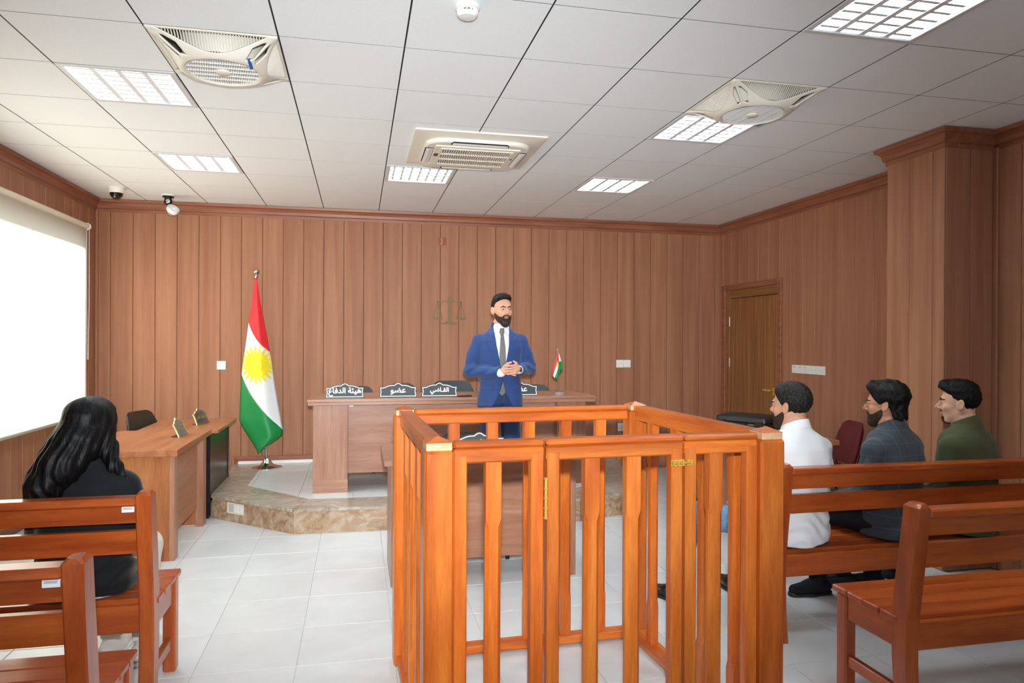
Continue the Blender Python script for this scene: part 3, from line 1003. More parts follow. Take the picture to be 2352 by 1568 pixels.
# the gate
gate = link('gate', None, dock, (0.371, 0, 0))
rail(gate, 0.0, 0.517, 0.0, MAT['dock_x'])
for sx in (0.026, 0.491):
    link('stile', stile, gate, (sx, -0.004, 0))
for sx in (0.170, 0.326):
    link('slat', sm, gate, (sx, 0, 0))
MB().box(0.0, 0.517, -0.024, 0.024, 0.03, 0.07, 0.004).obj('bottom_rail', MAT['dock_x'], gate)
for z0_, z1_ in ((0.955, 1.09), (0.2, 0.335)):
    hgm = MB()
    hgm.tube([(-0.003, -0.031, z0_), (-0.003, -0.031, z1_)], 0.006, 10)
    for q in range(5):
        zz = z0_ + (z1_ - z0_) * q / 4
        hgm.lathe([(0.0055, -0.004), (0.0085, -0.003), (0.0085, 0.003), (0.0055, 0.004)], 10, (-0.003, -0.031, zz))
    hgm.obj('hinge', MAT['brass'], gate, smooth=0.6)
lt = MB()
lt.box(0.465, 0.517, -0.030, -0.026, 1.110, 1.136, 0.001)
lt.tube([(0.468, -0.034, 1.123), (0.545, -0.034, 1.123)], 0.0055, 8)
for q in (0.472, 0.490, 0.510, 0.540):
    lt.box(q - 0.004, q + 0.004, -0.040, -0.028, 1.112, 1.134, 0.002)
lt.box(0.527, 0.552, -0.030, -0.024, 1.111, 1.135, 0.001)
lt.obj('latch', MAT['brass'], gate)
# back and sides
rail(dock, 0.05, DW - 0.08, DD, MAT['dock_x'])
MB().box(0.05, DW - 0.08, DD - 0.035, DD + 0.035, 0.012, 0.052, 0.004).obj('bottom_rail', MAT['dock_x'], dock)
for sx in (0.243, 0.437, 0.628, 0.823, 1.012):
    link('slat', sm, dock, (sx, DD, 0))
for px, qx in ((0.0, 0.0), (DW, DW - 0.03)):
    for (z0_, z1_, hw) in ((HT - 0.072, HP, 0.024), (HP, HT, 0.03), (0.012, 0.052, 0.035)):
        b = MB().prism([(px - hw, 0.05), (px + hw, 0.05), (qx + hw, DD - 0.05), (qx - hw, DD - 0.05)], z0_, z1_)
        b.obj('side_rail', MAT['dock_y'], dock)
    for q in range(4):
        t_ = 0.20 + 0.235 * q
        link('slat', sm_y, dock, (px + (qx - px) * t_ / DD, t_, 0))


# ------------------------------------------------------------------ benches
def make_bench(name, L_, outer):
    """front edge on local y=0, sits towards +y; length along +x; outer: +1 the aisle end is at +x, -1 at x=0"""
    root = link(name, None)

    def yc(z):
        P_ = [(0, -0.428), (0.15, -0.410), (0.32, -0.398), (0.45, -0.402), (0.6, -0.418), (0.75, -0.440), (0.93, -0.460)]
        for (a, ya), (b_, yb_) in zip(P_, P_[1:]):
            if z <= b_:
                t_ = (z - a) / (b_ - a)
                return ya + (yb_ - ya) * t_
        return P_[-1][1]

    for px in (0.0, L_ - 0.06, L_ * 0.5 - 0.03) if L_ > 2.4 else (0.0, L_ - 0.06):
        zs = [0, 0.08, 0.15, 0.22, 0.29, 0.36, 0.43, 0.5, 0.57, 0.65, 0.75, 0.84, 0.915, 0.93]
        rings = []
        for z in zs:
            w2 = 0.042 + 0.005 * math.cos((z - 0.6) * 5)
            bv = 0.012 if z >= 0.929 else 0.006
            in_ = 0.010 if z >= 0.929 else 0.0
            y0, y1 = yc(z) - w2 + in_, yc(z) + w2 - in_
            x0, x1 = px + in_, px + 0.06 - in_
            rings.append([(x0 + bv, y0, z), (x1 - bv, y0, z), (x1, y0 + bv, z), (x1, y1 - bv, z), (x1 - bv, y1, z), (x0 + bv, y1, z), (x0, y1 - bv, z), (x0, y0 + bv, z)])
        MB().loft(rings).obj('back_post', MAT['bench_z'], root, smooth=0.5)
        MB().box(px + 0.002, px + 0.058, -0.085, -0.022, 0, 0.432, 0.007).obj('front_leg', MAT['bench_z'], root)
        MB().box(px + 0.012, px + 0.048, -0.365, -0.085, 0.325, 0.430, 0.004).obj('side_apron', MAT['bench_y'], root)
        MB().box(px + 0.015, px + 0.045, -0.375, -0.085, 0.115, 0.165, 0.004).obj('stretcher', MAT['bench_y'], root)
    y_ = 0.0
    for k in range(4):
        wd = 0.094
        MB().box(-0.005, L_ + 0.005, y_ - wd, y_, 0.432, 0.460, 0.005).obj('seat_slat', MAT['bench_x'], root)
        y_ -= wd + 0.005
    MB().box(0.02, L_ - 0.02, -0.060, -0.032, 0.33, 0.431, 0.004).obj('front_apron', MAT['bench_x'], root)
    MB().box(0.06, L_ - 0.06, -0.418, -0.390, 0.325, 0.440, 0.004).obj('rear_apron', MAT['bench_x'], root)
    y1 = yc(0.89)
    MB().box(0.06, L_ - 0.06, y1 - 0.042, y1 + 0.034, 0.874, 0.908, 0.006).obj('top_rail', MAT['bench_x'], root)
    for z0_, z1_ in ((0.797, 0.874), (0.665, 0.765)):
        ya, yb_ = yc(z0_), yc(z1_)
        b = MB()
        t_ = 0.013
        b.prism([(ya - t_, z0_), (ya + t_, z0_), (yb_ + t_, z1_), (yb_ - t_, z1_)], 0.06, L_ - 0.06, 'x')
        b.obj('back_slat', MAT['bench_x'], root)
    return root


BENCH = [(-2.60, 3.63, 1.77, 'front left wooden bench with the woman in black sitting on it'),
         (-2.55, 2.72, 1.785, 'nearest left wooden bench, empty, cut off at the bottom corner'),
         (2.12, 3.70, 2.16, 'front right wooden bench with three men sitting on it'),
         (2.115, 2.81, 2.16, 'nearest right wooden bench, empty, with slatted seat')]
benches = []
for x0, yf, L_, lab in BENCH:
    o = make_bench('bench', L_, 1)
    o.location = (x0, yf, 0)
    tag(o, lab, 'bench', 'courtroom benches')
    benches.append(o)
MAT['sticker'] = plain('white_label', '#eceef0', 0.4)
MAT['print'] = plain('grey_print', '#8d9196', 0.5)
for bo, L_ in ((benches[0], 1.77), (benches[1], 1.785)):
    s_ = thing('asset_sticker', 'small white barcode sticker on %s left bench back' % ('front' if bo is benches[0] else 'nearest'), 'sticker', (bo.location.x + L_ - 0.06 - 0.034, bo.location.y - 0.4665, 0.856), 0, 'barcode stickers on benches')
    MB().box(-0.024, 0.024, -0.0035, 0.0, -0.012, 0.012, 0.0008).obj('label', MAT['sticker'], s_)
    b = MB()
    for q in range(16):
        b.box(-0.018 + q * 0.0022, -0.0168 + q * 0.0022, -0.0040, -0.0033, 0.0, 0.008)
    b.obj('barcode', MAT['print'], s_)['kind'] = 'stuff'

# ------------------------------------------------------------------ desks
def pilaster(p, x0, x1, y0, y1, z0, z1, mat):
    return MB().box(x0, x1, y0, y1, z0, z1, 0.002).obj('leg_panel', mat, p)


# judge's desk on the dais
jd = thing('judge_desk', 'long wood laminate judge desk on the dais behind the dock', 'desk', (0, 0, ZD))
MB().box(-0.436, 2.222, 6.37, 7.15, 0.808, 0.832, 0.002).obj('desktop', MAT['desk'], jd)
MB().box(-0.430, 2.216, 6.376, 7.14, 0.778, 0.808, 0.002).obj('under_top', MAT['desk'], jd)
for x0, x1 in ((-0.388, -0.088), (1.848, 2.13)):
    lp = pilaster(jd, x0, x1, 6.42, 6.99, 0.0, 0.778, MAT['desk_v'])
    MB().box(x0 - 0.001, x1 + 0.001, 6.4185, 6.9915, 0.0, 0.045, 0.0).obj('plinth_band', MAT['desk'], lp)
    MB().box(x0 - 0.001, x1 + 0.001, 6.4185, 6.9915, 0.046, 0.115, 0.0).obj('plinth_band', MAT['desk'], lp)
MB().box(-0.088, 1.848, 6.50, 6.525, 0.155, 0.778, 0.001).obj('modesty_panel', MAT['desk'], jd)
tg_ = tag(MB().box(-0.02, 0.02, -0.003, 0, -0.008, 0.008, 0.0005).obj('desk_sticker', MAT['sticker'], None, (-0.06, 6.498, ZD + 0.763)), 'tiny white sticker under the edge of the judge desk', 'sticker')

# clerk's desk in front of the dock
cdk = thing('clerk_desk', 'small wood laminate desk standing just behind the dock', 'desk', (0, 0, 0))
MB().box(0.160, 1.475, 4.42, 5.10, 0.772, 0.808, 0.002).obj('desktop', MAT['desk'], cdk)
for x0, x1 in ((0.205, 0.325), (1.30, 1.42)):
    pilaster(cdk, x0, x1, 4.475, 5.04, 0.0, 0.772, MAT['desk_v'])
MB().box(0.325, 1.30, 4.56, 4.585, 0.13, 0.772, 0.001).obj('modesty_panel', MAT['desk'], cdk)

# two desks along the left wall
ld1 = thing('side_desk', 'wood desk on the left, nearer the camera beside the seated woman', 'desk', (0, 0, 0), 0, 'side desks facing the aisle')
MB().box(-1.96, -1.232, 5.29, 6.47, 0.738, 0.783, 0.002).obj('desktop', MAT['desk_y'], ld1)
MB().box(-1.90, -1.282, 5.32, 5.36, 0.0, 0.738, 0.001).obj('end_panel', MAT['desk_l'], ld1)
MB().box(-1.90, -1.282, 6.33, 6.37, 0.0, 0.738, 0.001).obj('end_panel', MAT['desk_l'], ld1)
MB().box(-1.290, -1.256, 5.318, 5.42, 0.0, 0.738, 0.002).obj('leg_panel', MAT['desk_v'], ld1)
MB().box(-1.315, -1.256, 6.25, 6.37, 0.0, 0.738, 0.002).obj('leg_panel', MAT['desk_v'], ld1)
MB().box(-1.325, -1.305, 5.36, 6.33, 0.15, 0.738, 0.001).obj('modesty_panel', MAT['desk_y'], ld1)
ld2 = thing('side_desk', 'dark fronted desk on the left next to the back wall and flag', 'desk', (0, 0, 0), 0, 'side desks facing the aisle')
MB().box(-1.86, -1.185, 6.50, 7.43, 0.742, 0.770, 0.002).obj('desktop', MAT['desk_y'], ld2)
MB().box(-1.82, -1.275, 6.52, 6.56, 0.0, 0.742, 0.001).obj('end_panel', MAT['desk_dark'], ld2)
MB().box(-1.82, -1.245, 7.34, 7.38, 0.0, 0.742, 0.001).obj('end_panel', MAT['desk_dark'], ld2)
MB().box(-1.275, -1.252, 6.515, 7.34, 0.14, 0.742, 0.001).obj('front_panel', MAT['desk_dark'], ld2)
MB().box(-1.292, -1.262, 6.515, 6.60, 0.0, 0.14, 0.001).obj('leg_panel', MAT['desk_dark'], ld2)

# desk along the right side, mostly hidden
rd = thing('side_desk', 'wood desk on the right carrying the black case, behind first seated man', 'desk', (0, 0, 0), 0, 'side desks facing the aisle')
MB().box(2.975, 3.715, 4.86, 6.15, 0.742, 0.783, 0.002).obj('desktop', MAT['desk_y'], rd)
MB().box(3.03, 3.67, 4.90, 4.94, 0.0, 0.742, 0.001).obj('end_panel', MAT['desk_l'], rd)
MB().box(3.03, 3.67, 6.07, 6.11, 0.0, 0.742, 0.001).obj('end_panel', MAT['desk_l'], rd)
MB().box(3.045, 3.07, 4.94, 6.07, 0.12, 0.742, 0.001).obj('modesty_panel', MAT['desk_v'], rd)
for y0, y1 in ((4.89, 5.0), (6.01, 6.12)):
    MB().box(3.02, 3.05, y0, y1, 0.0, 0.742, 0.002).obj('leg_panel', MAT['desk_v'], rd)

# ------------------------------------------------------------------ chairs
def make_chair(name, mat, h=0.88, wd=0.45):
    """office visitor chair, sitter looks towards -y"""
    root = link(name, None)
    # backrest: padded, curved in plan, rounded top corners
    b = MB()
    n = 14
    rows_f, rows_b = [], []
    rr_ = 0.11
    pts = []
    for i in range(n + 1):
        s = -1 + 2 * i / n
        pts.append(s)
    def top(s):
        x = abs(s) * wd / 2
        e = wd / 2 - rr_
        if x <= e: return h
        q = min((x - e) / rr_, 1.0)
        return h - rr_ * (1 - math.sqrt(max(1 - q * q, 0)))
    m = 6
    rings = []
    for k in range(m + 1):
        t_ = k / m
        r_f, r_b = [], []
        for s in pts:
            z = 0.50 + (top(s) - 0.50) * t_
            yb_ = 0.20 + 0.10 * (z - 0.5) / 0.4 - 0.035 * s * s
            th = 0.055 * (1 - 0.75 * max(abs(s) ** 6, max(0, (t_ - 0.6) / 0.4) ** 3))
            x = s * wd / 2 * (0.93 + 0.07 * math.sin(t_ * PI))
            r_f.append((x, yb_ - th / 2, z)); r_b.append((x, yb_ + th / 2, z))
        rings.append(r_f + r_b[::-1])
    b.loft(rings)
    b.obj('backrest', mat, root, smooth=1.0)
    # seat
    b = MB()
    sr = []
    for z, e in ((0.415, 0.03), (0.425, 0.008), (0.455, 0.0), (0.475, 0.012), (0.482, 0.05)):
        sr.append([(x, y, z) for x, y in rrect(-wd / 2 + e, wd / 2 - e, -0.24 + e, 0.21 - e, 0.07, 4)])
    b.loft(sr)
    b.obj('seat', mat, root, smooth=0.8)
    for s in (-1, 1):
        MB().tube([(s * (wd / 2 - 0.02), 0.19, 0.42), (s * (wd / 2 - 0.015), 0.215, 0.55), (s * (wd / 2 - 0.02), 0.235, 0.62)], 0.012, 8).obj('back_upright', MAT['black'], root, smooth=0.8)
        for (ya, yb_) in ((-0.19, -0.225), (0.17, 0.225)):
            MB().box(s * (wd / 2 - 0.035) - 0.014, s * (wd / 2 - 0.035) + 0.014, -0.010, 0.010, 0, 0.415, 0.003, mtx=Matrix(((1, 0, 0, 0), (0, 1, (ya - yb_) / 0.415, yb_), (0, 0, 1, 0), (0, 0, 0, 1)))).obj('leg', MAT['black'], root)
        b = MB()
        b.tube([(s * (wd / 2 + 0.01), 0.17, 0.43), (s * (wd / 2 + 0.03), 0.17, 0.60), (s * (wd / 2 + 0.03), 0.12, 0.645), (s * (wd / 2 + 0.03), -0.10, 0.645), (s * (wd / 2 + 0.02), -0.16, 0.60), (s * (wd / 2 + 0.01), -0.17, 0.43)], 0.011, 8)
        if mat is not MAT['maroon']:
            b.obj('armrest', MAT['black'], root, smooth=0.8)
    return root


def put_chair(kind, loc, rz, label, h=0.88, wd=0.45, group='office chairs behind desks'):
    o = make_chair('office_chair', MAT[kind], h, wd)
    o.location = loc
    o.rotation_euler = (0, 0, rz)
    return tag(o, label, 'chair', group)


put_chair('leather', (-0.03, 7.36, ZD), 0, 'black leather chair at judge desk, leftmost behind the long-text nameplate', 0.865, 0.44)
put_chair('leather', (0.475, 7.62, ZD), 0, 'black leather chair at judge desk, just left of the tallest chair', 0.875, 0.36)
put_chair('leather', (1.005, 7.36, ZD), 0, 'tallest black leather chair in the middle of the judge desk', 0.915, 0.50)
put_chair('leather', (1.90, 7.36, ZD), 0, 'black leather chair at judge desk beside the little desk flag', 0.865, 0.46)
put_chair('leather', (0.83, 5.12, 0), 0, 'black chair tucked in at the clerk desk behind the dock', 0.845, 0.5)
put_chair('leather_d', (-1.72, 7.0, 0), PI / 2 - 0.30, 'dark brown leather chair at the left desk under the light switch', 0.89, 0.46)
put_chair('maroon', (4.0, 5.45, 0), -PI / 2 - 0.25, 'maroon leather chair beside right wall behind the man in white', 0.86, 0.46)

# ------------------------------------------------------------------ nameplates
MAT['plate'] = plain('slate_acrylic', '#3c4447', 0.5, spec=0.3)
MAT['plate_w'] = plain('white_inlay', '#fbfbf6', 0.5)
MAT['plate_g'] = plain('dark_green_acrylic', '#26301f', 0.2, spec=0.6)
MAT['gold_inlay'] = plain('gold_inlay', '#b99a4a', 0.35, metal=0.3)
MAT['cream_edge'] = plain('cream_edge', '#eed9a8', 0.45)
MAT['acrylic'] = plain('clear_acrylic', '#d9e4e2', 0.08, trans=0.75)


def plate_outline(w_, hh):
    p = [(-0.5, 0.0), (0.5, 0.0), (0.475, 0.38), (0.495, 0.70), (0.38, 0.70)]
    p += [(0.38 - 0.26 * q / 6, 0.70 + 0.165 * math.sin(q / 6 * PI / 1.75)) for q in range(1, 7)]
    p += [(0.11 - 0.22 * q / 8, 0.865 + 0.135 * math.sin(q / 8 * PI)) for q in range(0, 9)]
    p += [(-0.12 - 0.26 * q / 6, 0.70 + 0.165 * math.sin((1 - q / 6) * PI / 1.75)) for q in range(0, 6)]
    p += [(-0.38, 0.70), (-0.495, 0.70), (-0.475, 0.38)]
    return [(x * w_, z * hh) for x, z in p]


def inset(poly, d):
    n = len(poly)
    out = []
    for i in range(n):
        a, b_, c = Vector(poly[i - 1]), Vector(poly[i]), Vector(poly[(i + 1) % n])
        n0 = Vector((-(b_ - a).y, (b_ - a).x)).normalized(); n1 = Vector((-(c - b_).y, (c - b_).x)).normalized()
        m_ = n0 + n1
        m_ = m_ / max(m_.dot(n1), 0.4)
        out.append(tuple(b_ + m_ * d))
    return out


def text_mesh(body, size, bold, mat, name, width=None):
    """letters as flat filled outlines; every closed outline is filled by itself so overlaps stay solid"""
    from mathutils.geometry import interpolate_bezier, tessellate_polygon
    cu = bpy.data.curves.new(name, 'FONT')
    cu.body = body
    cu.size = size
    o = bpy.data.objects.new(name, cu)
    C.objects.link(o)
    bpy.context.view_layer.update()
    dg = bpy.context.evaluated_depsgraph_get()
    oc = o.to_curve(dg)
    loops = []
    for sp in oc.splines:
        bp = list(sp.bezier_points)
        L_ = []
        for i in range(len(bp)):
            p, q = bp[i], bp[(i + 1) % len(bp)]
            L_ += [(v.x, v.y) for v in interpolate_bezier(p.co, p.handle_right, q.handle_left, q.co, 5)[:-1]]
        L2 = [p for i, p in enumerate(L_) if abs(p[0] - L_[i - 1][0]) + abs(p[1] - L_[i - 1][1]) > 1e-6]
        if len(L2) > 2:
            loops.append(L2)
    o.to_curve_clear()
    bpy.data.objects.remove(o)
    ar = lambda L: sum(L[i - 1][0] * L[i][1] - L[i][0] * L[i - 1][1] for i in range(len(L))) / 2
    A_ = [ar(L) for L in loops]
    sgn = 1 if A_[max(range(len(A_)), key=lambda i: abs(A_[i]))] > 0 else -1

    def inside(p, L):
        c = False
        for i in range(len(L)):
            (x0, y0), (x1, y1) = L[i - 1], L[i]
            if (y0 > p[1]) != (y1 > p[1]) and p[0] < (x1 - x0) * (p[1] - y0) / (y1 - y0) + x0:
                c = not c
        return c
    outs = [i for i in range(len(loops)) if A_[i] * sgn > 0]
    xs = [p[0] for L in loops for p in L]; ys = [p[1] for L in loops for p in L]
    cx, cy = (min(xs) + max(xs)) / 2, (min(ys) + max(ys)) / 2
    k = width / (max(xs) - min(xs)) if width else 1.0
    V, F = [], []
    for i in outs:
        ps = [loops[i]] + [loops[j] for j in range(len(loops)) if A_[j] * sgn < 0 and inside(loops[j][0], loops[i])]
        tri = tessellate_polygon([[Vector((x, y, 0)) for x, y in L] for L in ps])
        fl_ = [p for L in ps for p in L]
        for q in range(9 if bold > 0 else 1):
            dx, dy = (0, 0) if q == 0 else (bold * math.cos(q * PI / 4), bold * math.sin(q * PI / 4))
            n0 = len(V)
            V += [((x - cx) * k + dx, (y - cy) * k + dy, 0.00001 * q) for x, y in fl_]
            F += [tuple(n0 + t for t in f) for f in tri]
    me = bpy.data.meshes.new(name)
    me.from_pydata(V, [], F)
    me.materials.append(mat)
    me.update()
    return me


T_DEF = '\uFEC9\uFE8E\uFED3\uFEAA\uFEDF\uFE8D \uFE94\uFE8C\uFEF4\uFEEB'
T_MEM = '\uFEEE\uFEC0\uFECB'
T_JUD = '\uFEF2\uFEBF\uFE8E\u0640\uFED8\uFEDF\uFE8D'
T_PRO = '\uFEE1\uFE8E\uFECC\uFEDF\uFE8D \u0621\uFE8E\uFECB\uFEA9\uFEFB\uFE8D'


def nameplate(name, label, loc, w_, hh, text, tw, tilt=0.12, rz=0.0, kind='w', group='slate nameplates with white lettering'):
    root = thing(name, label, 'nameplate', loc, rz, group)
    tm_ = Matrix.Translation((0, 0, 0.012 * math.sin(tilt) + 0.001)) @ Matrix.Rotation(-tilt, 4, 'X')
    mp, ml = (MAT['plate'], MAT['plate_w']) if kind == 'w' else (MAT['plate_g'], MAT['gold_inlay'])
    out = plate_outline(w_, hh)
    th = 0.006 if kind == 'w' else 0.011
    MB().prism(out, 0, th, 'y', mtx=tm_).obj('panel', mp, root)
    if kind != 'w':
        MB().prism(inset(out, -0.0012), 0.001, th - 0.0005, 'y', mtx=tm_).obj('edge', MAT['cream_edge'], root)
    a_, b_ = inset(out, 0.006 if kind == 'w' else 0.008), inset(out, 0.0125 if kind == 'w' else 0.010)
    m = MB()
    n = len(a_)
    for i in range(n):
        j = (i + 1) % n
        q = [a_[i], a_[j], b_[j], b_[i]]
        m.prism(q, -0.0015, 0.0, 'y', mtx=tm_)
    m.obj('border', ml, root)
    if text:
        me = text_mesh(text, 0.1, 0.0020 if kind == 'w' else 0.0006, ml, 'lettering', tw)
        t = link('lettering', me, root)
        t.matrix_local = tm_ @ Matrix.Translation((0, -0.0012, hh * 0.40)) @ Matrix.Rotation(PI / 2, 4, 'X')
    # folded foot behind
    MB().prism([(0.014, 0.0), (0.075, 0.0), (0.075, 0.003), (0.022, 0.003), (0.023 + hh * 0.5 * math.tan(tilt), hh * 0.5), (0.018 + hh * 0.5 * math.tan(tilt), hh * 0.5)], -w_ * 0.3, w_ * 0.3, 'x').obj('foot', MAT['acrylic'] if kind == 'w' else MAT['black'], root)
    return root


ZJ = ZD + 0.832
nameplate('nameplate', 'slate nameplate with the longest white Arabic text, leftmost on judge desk', (-0.117, 6.50, ZJ), 0.342, 0.135, T_DEF, 0.285)
nameplate('nameplate', 'slate nameplate with three-letter Arabic word, second from left', (0.358, 6.50, ZJ), 0.342, 0.135, T_MEM, 0.135)
nameplate('nameplate', 'slate nameplate with Arabic word beside the black phone', (0.737, 6.50, ZJ), 0.335, 0.135, T_JUD, 0.17)
nameplate('nameplate', 'slate nameplate half hidden behind the standing man in blue', (1.505, 6.50, ZJ), 0.342, 0.135, T_MEM, 0.135)
nameplate('nameplate', 'slate nameplate on the clerk desk, only its top seen through dock', (0.80, 4.66, 0.808), 0.345, 0.132, T_MEM, 0.135)
GG = 'dark green nameplates with gold lettering'
nameplate('nameplate', 'dark green nameplate with cream edge on nearer left desk', (-1.362, 6.055, 0.783), 0.25, 0.155, T_PRO, 0.19, 0.42, PI / 2 - 0.02, 'g', GG)
nameplate('nameplate', 'dark green nameplate with gold writing on farther left desk', (-1.40, 6.98, 0.770), 0.25, 0.150, T_PRO, 0.19, 0.38, PI / 2 - 0.22, 'g', GG)

ph = tag(MB().box(-0.068, 0.068, -0.035, 0.035, 0, 0.010, 0.003).obj('phone', plain('phone_glass', '#121614', 0.15, coat=0.3), None, (0.972, 6.52, ZJ)), 'flat black phone lying on judge desk beside third nameplate', 'phone')
ph.rotation_euler = (0, 0, 0.08)

# ------------------------------------------------------------------ flags
MAT['fl_r'] = plain('red_cloth', '#d8232c', 0.55, noise=0.05, nscale=300)
MAT['fl_w'] = plain('white_cloth', '#eef0f0', 0.55, noise=0.03, nscale=300)
MAT['fl_g'] = plain('green_cloth', '#14803e', 0.5, noise=0.05, nscale=300)
MAT['fl_y'] = plain('yellow_cloth', '#f2dc1e', 0.55, noise=0.05, nscale=300)


def lerp_tab(tab, v):
    for (a, xa), (b_, xb) in zip(tab, tab[1:]):
        if (a - v) * (b_ - v) <= 0 and a != b_:
            return xa + (xb - xa) * (v - a) / (b_ - a)
    return tab[0][1] if abs(v - tab[0][0]) < abs(v - tab[-1][0]) else tab[-1][1]


flag = thing('flag', 'tall red white and green flag with yellow sun draped on chrome pole', 'flag', (-0.943, 7.84, ZD))
FX, FZ = -0.943, ZD
LEFT = [(2.20, -1.070), (1.95, -1.098), (1.728, -1.131), (1.45, -1.165), (1.184, -1.198), (0.90, -1.212), (0.70, -1.220), (0.60, -1.17), (0.50, -1.105), (0.42, -1.06), (0.35, -1.025)]
RIGHT = [(2.20, -1.045), (1.95, -1.012), (1.728, -0.972), (1.414, -0.915), (1.10, -0.868), (0.80, -0.820), (0.60, -0.785), (0.53, -0.79), (0.48, -0.85), (0.42, -0.945), (0.35, -1.022)]


def fsurf(s, z, off=0.0):
    """point on the draped cloth at height z, across fraction s"""
    l, r_ = lerp_tab(LEFT, z), lerp_tab(RIGHT, z)
    k = min((2.2 - z) / 1.2, 1.0)
    y = -0.02 - k * (0.085 * math.sin(PI * s) + 0.022 * math.sin(s * 9.0 + 1.2 + z * 0.6) * (0.3 + s)) - 0.010 * math.sin(z * 7) * k
    return (l + (r_ - l) * s - FX, y - off, z - FZ)


def b1(s):   # red / white boundary height
    return 1.735 - 0.31 * s - 0.02 * math.sin(PI * s)


def b2(s):   # white / green boundary
    return 1.19 - 0.60 * s ** 1.05 - 0.06 * math.sin(PI * s) * (1 - s)


def band(name, mat, zt, zb_, par=None):
    n, m = 22, 26
    rows = []
    for i in range(n + 1):
        s = i / n
        rows.append([fsurf(s, zt(s) + (zb_(s) - zt(s)) * j / m) for j in range(m + 1)])
    b = MB()
    b.loft(rows, cap=False, closed=False)
    o = b.obj(name, mat, par or flag, smooth=1.2)
    md = o.modifiers.new('thick', 'SOLIDIFY'); md.thickness = 0.004; md.offset = -1
    return o


band('red_band', MAT['fl_r'], lambda s: 2.2, b1)
band('white_band', MAT['fl_w'], b1, b2)
band('green_band', MAT['fl_g'], b2, lambda s: 0.36)
# sun: disc and 21 rays lying on the cloth
sb = MB()


def sunpt(a, r_):
    zc_, sc_ = 1.29, 0.50
    z = zc_ + r_ * math.sin(a)
    l, r2 = lerp_tab(LEFT, z), lerp_tab(RIGHT, z)
    lc, rc = lerp_tab(LEFT, zc_), lerp_tab(RIGHT, zc_)
    x = (lc + (rc - lc) * sc_) + r_ * 0.92 * math.cos(a) + (z - zc_) * -0.08
    s = min(max((x - l) / (r2 - l), 0.0), 1.0)
    return fsurf(s, z, 0.010)


NR = 21
for q in range(NR * 4):
    a0, a1 = 2 * PI * q / (NR * 4), 2 * PI * (q + 1) / (NR * 4)
    for (ra, rb) in ((0.0, 0.06), (0.06, 0.122)):
        if ra == 0:
            sb.add([sunpt(a0, 0.0), sunpt(a0, rb), sunpt(a1, rb)], [(0, 1, 2)])
        else:
            sb.add([sunpt(a0, ra), sunpt(a0, rb), sunpt(a1, rb), sunpt(a1, ra)], [(0, 1, 2, 3)])
for q in range(NR):
    a = 2 * PI * q / NR + 0.1
    hw = PI / NR
    pts = [(a - hw, 0.120), (a - hw * 0.5, 0.165), (a, 0.215), (a + hw * 0.5, 0.165), (a + hw, 0.120)]
    sb.add([sunpt(*p) for p in pts] + [sunpt(a, 0.120), sunpt(a, 0.165)], [(0, 5, 6, 1), (1, 6, 2), (6, 3, 2), (5, 4, 3, 6)])
sb.obj('sun', MAT['fl_y'], flag)
MB().tube([(0, 0, 0.01), (-0.114, 0.0, 2.03)], 0.0125, 12).obj('pole', MAT['chrome'], flag, smooth=0.8)
MB().lathe([(0.160, 0.0), (0.160, 0.006), (0.14, 0.016), (0.07, 0.03), (0.045, 0.06), (0.03, 0.10), (0.018, 0.11)], 40).obj('base', MAT['chrome'], flag, smooth=0.8)
fb_ = MB()
fb_.lathe([(0.012, -0.02), (0.02, 0.0), (0.02, 0.012), (0.010, 0.022)] + [(0.034 * math.cos(-PI / 2 + 0.32 + (PI - 0.32) * q / 12), 0.052 + 0.034 * math.sin(-PI / 2 + 0.32 + (PI - 0.32) * q / 12)) for q in range(13)], 24, (-0.114, 0, 2.02))
fb_.obj('finial', MAT['steel'], flag, smooth=0.8)

mf = thing('desk_flag', 'small flag on silver stick with clear base on judge desk', 'flag', (1.912, 6.57, ZJ))
MB().lathe([(0.042, 0.0), (0.042, 0.028)], 28).obj('base', MAT['acrylic'], mf, smooth=0.5)
MB().tube([(0, 0, 0.0), (-0.020, 0, 0.425)], 0.0032, 8).obj('stick', MAT['chrome'], mf, smooth=0.8)
MB().lathe([(0.0, -0.009), (0.006, -0.007), (0.009, 0.0), (0.006, 0.007), (0.0, 0.009)], 14, (-0.0205, 0, 0.436)).obj('finial', MAT['steel'], mf, smooth=0.8)


def mini(name, mat, quad, dy):
    b = MB()
    rows = []
    for i in range(7):
        s = i / 6
        rows.append([])
        for j in range(7):
            t_ = j / 6
            x = (quad[0][0] * (1 - s) + quad[1][0] * s) * (1 - t_) + (quad[3][0] * (1 - s) + quad[2][0] * s) * t_
            z = (quad[0][1] * (1 - s) + quad[1][1] * s) * (1 - t_) + (quad[3][1] * (1 - s) + quad[2][1] * s) * t_
            rows[-1].append((x, dy(x, z), z))
    b.loft(rows, cap=False, closed=False)
    o = b.obj(name, mat, mf, smooth=1.0)
    md = o.modifiers.new('thick', 'SOLIDIFY'); md.thickness = 0.002
    return o


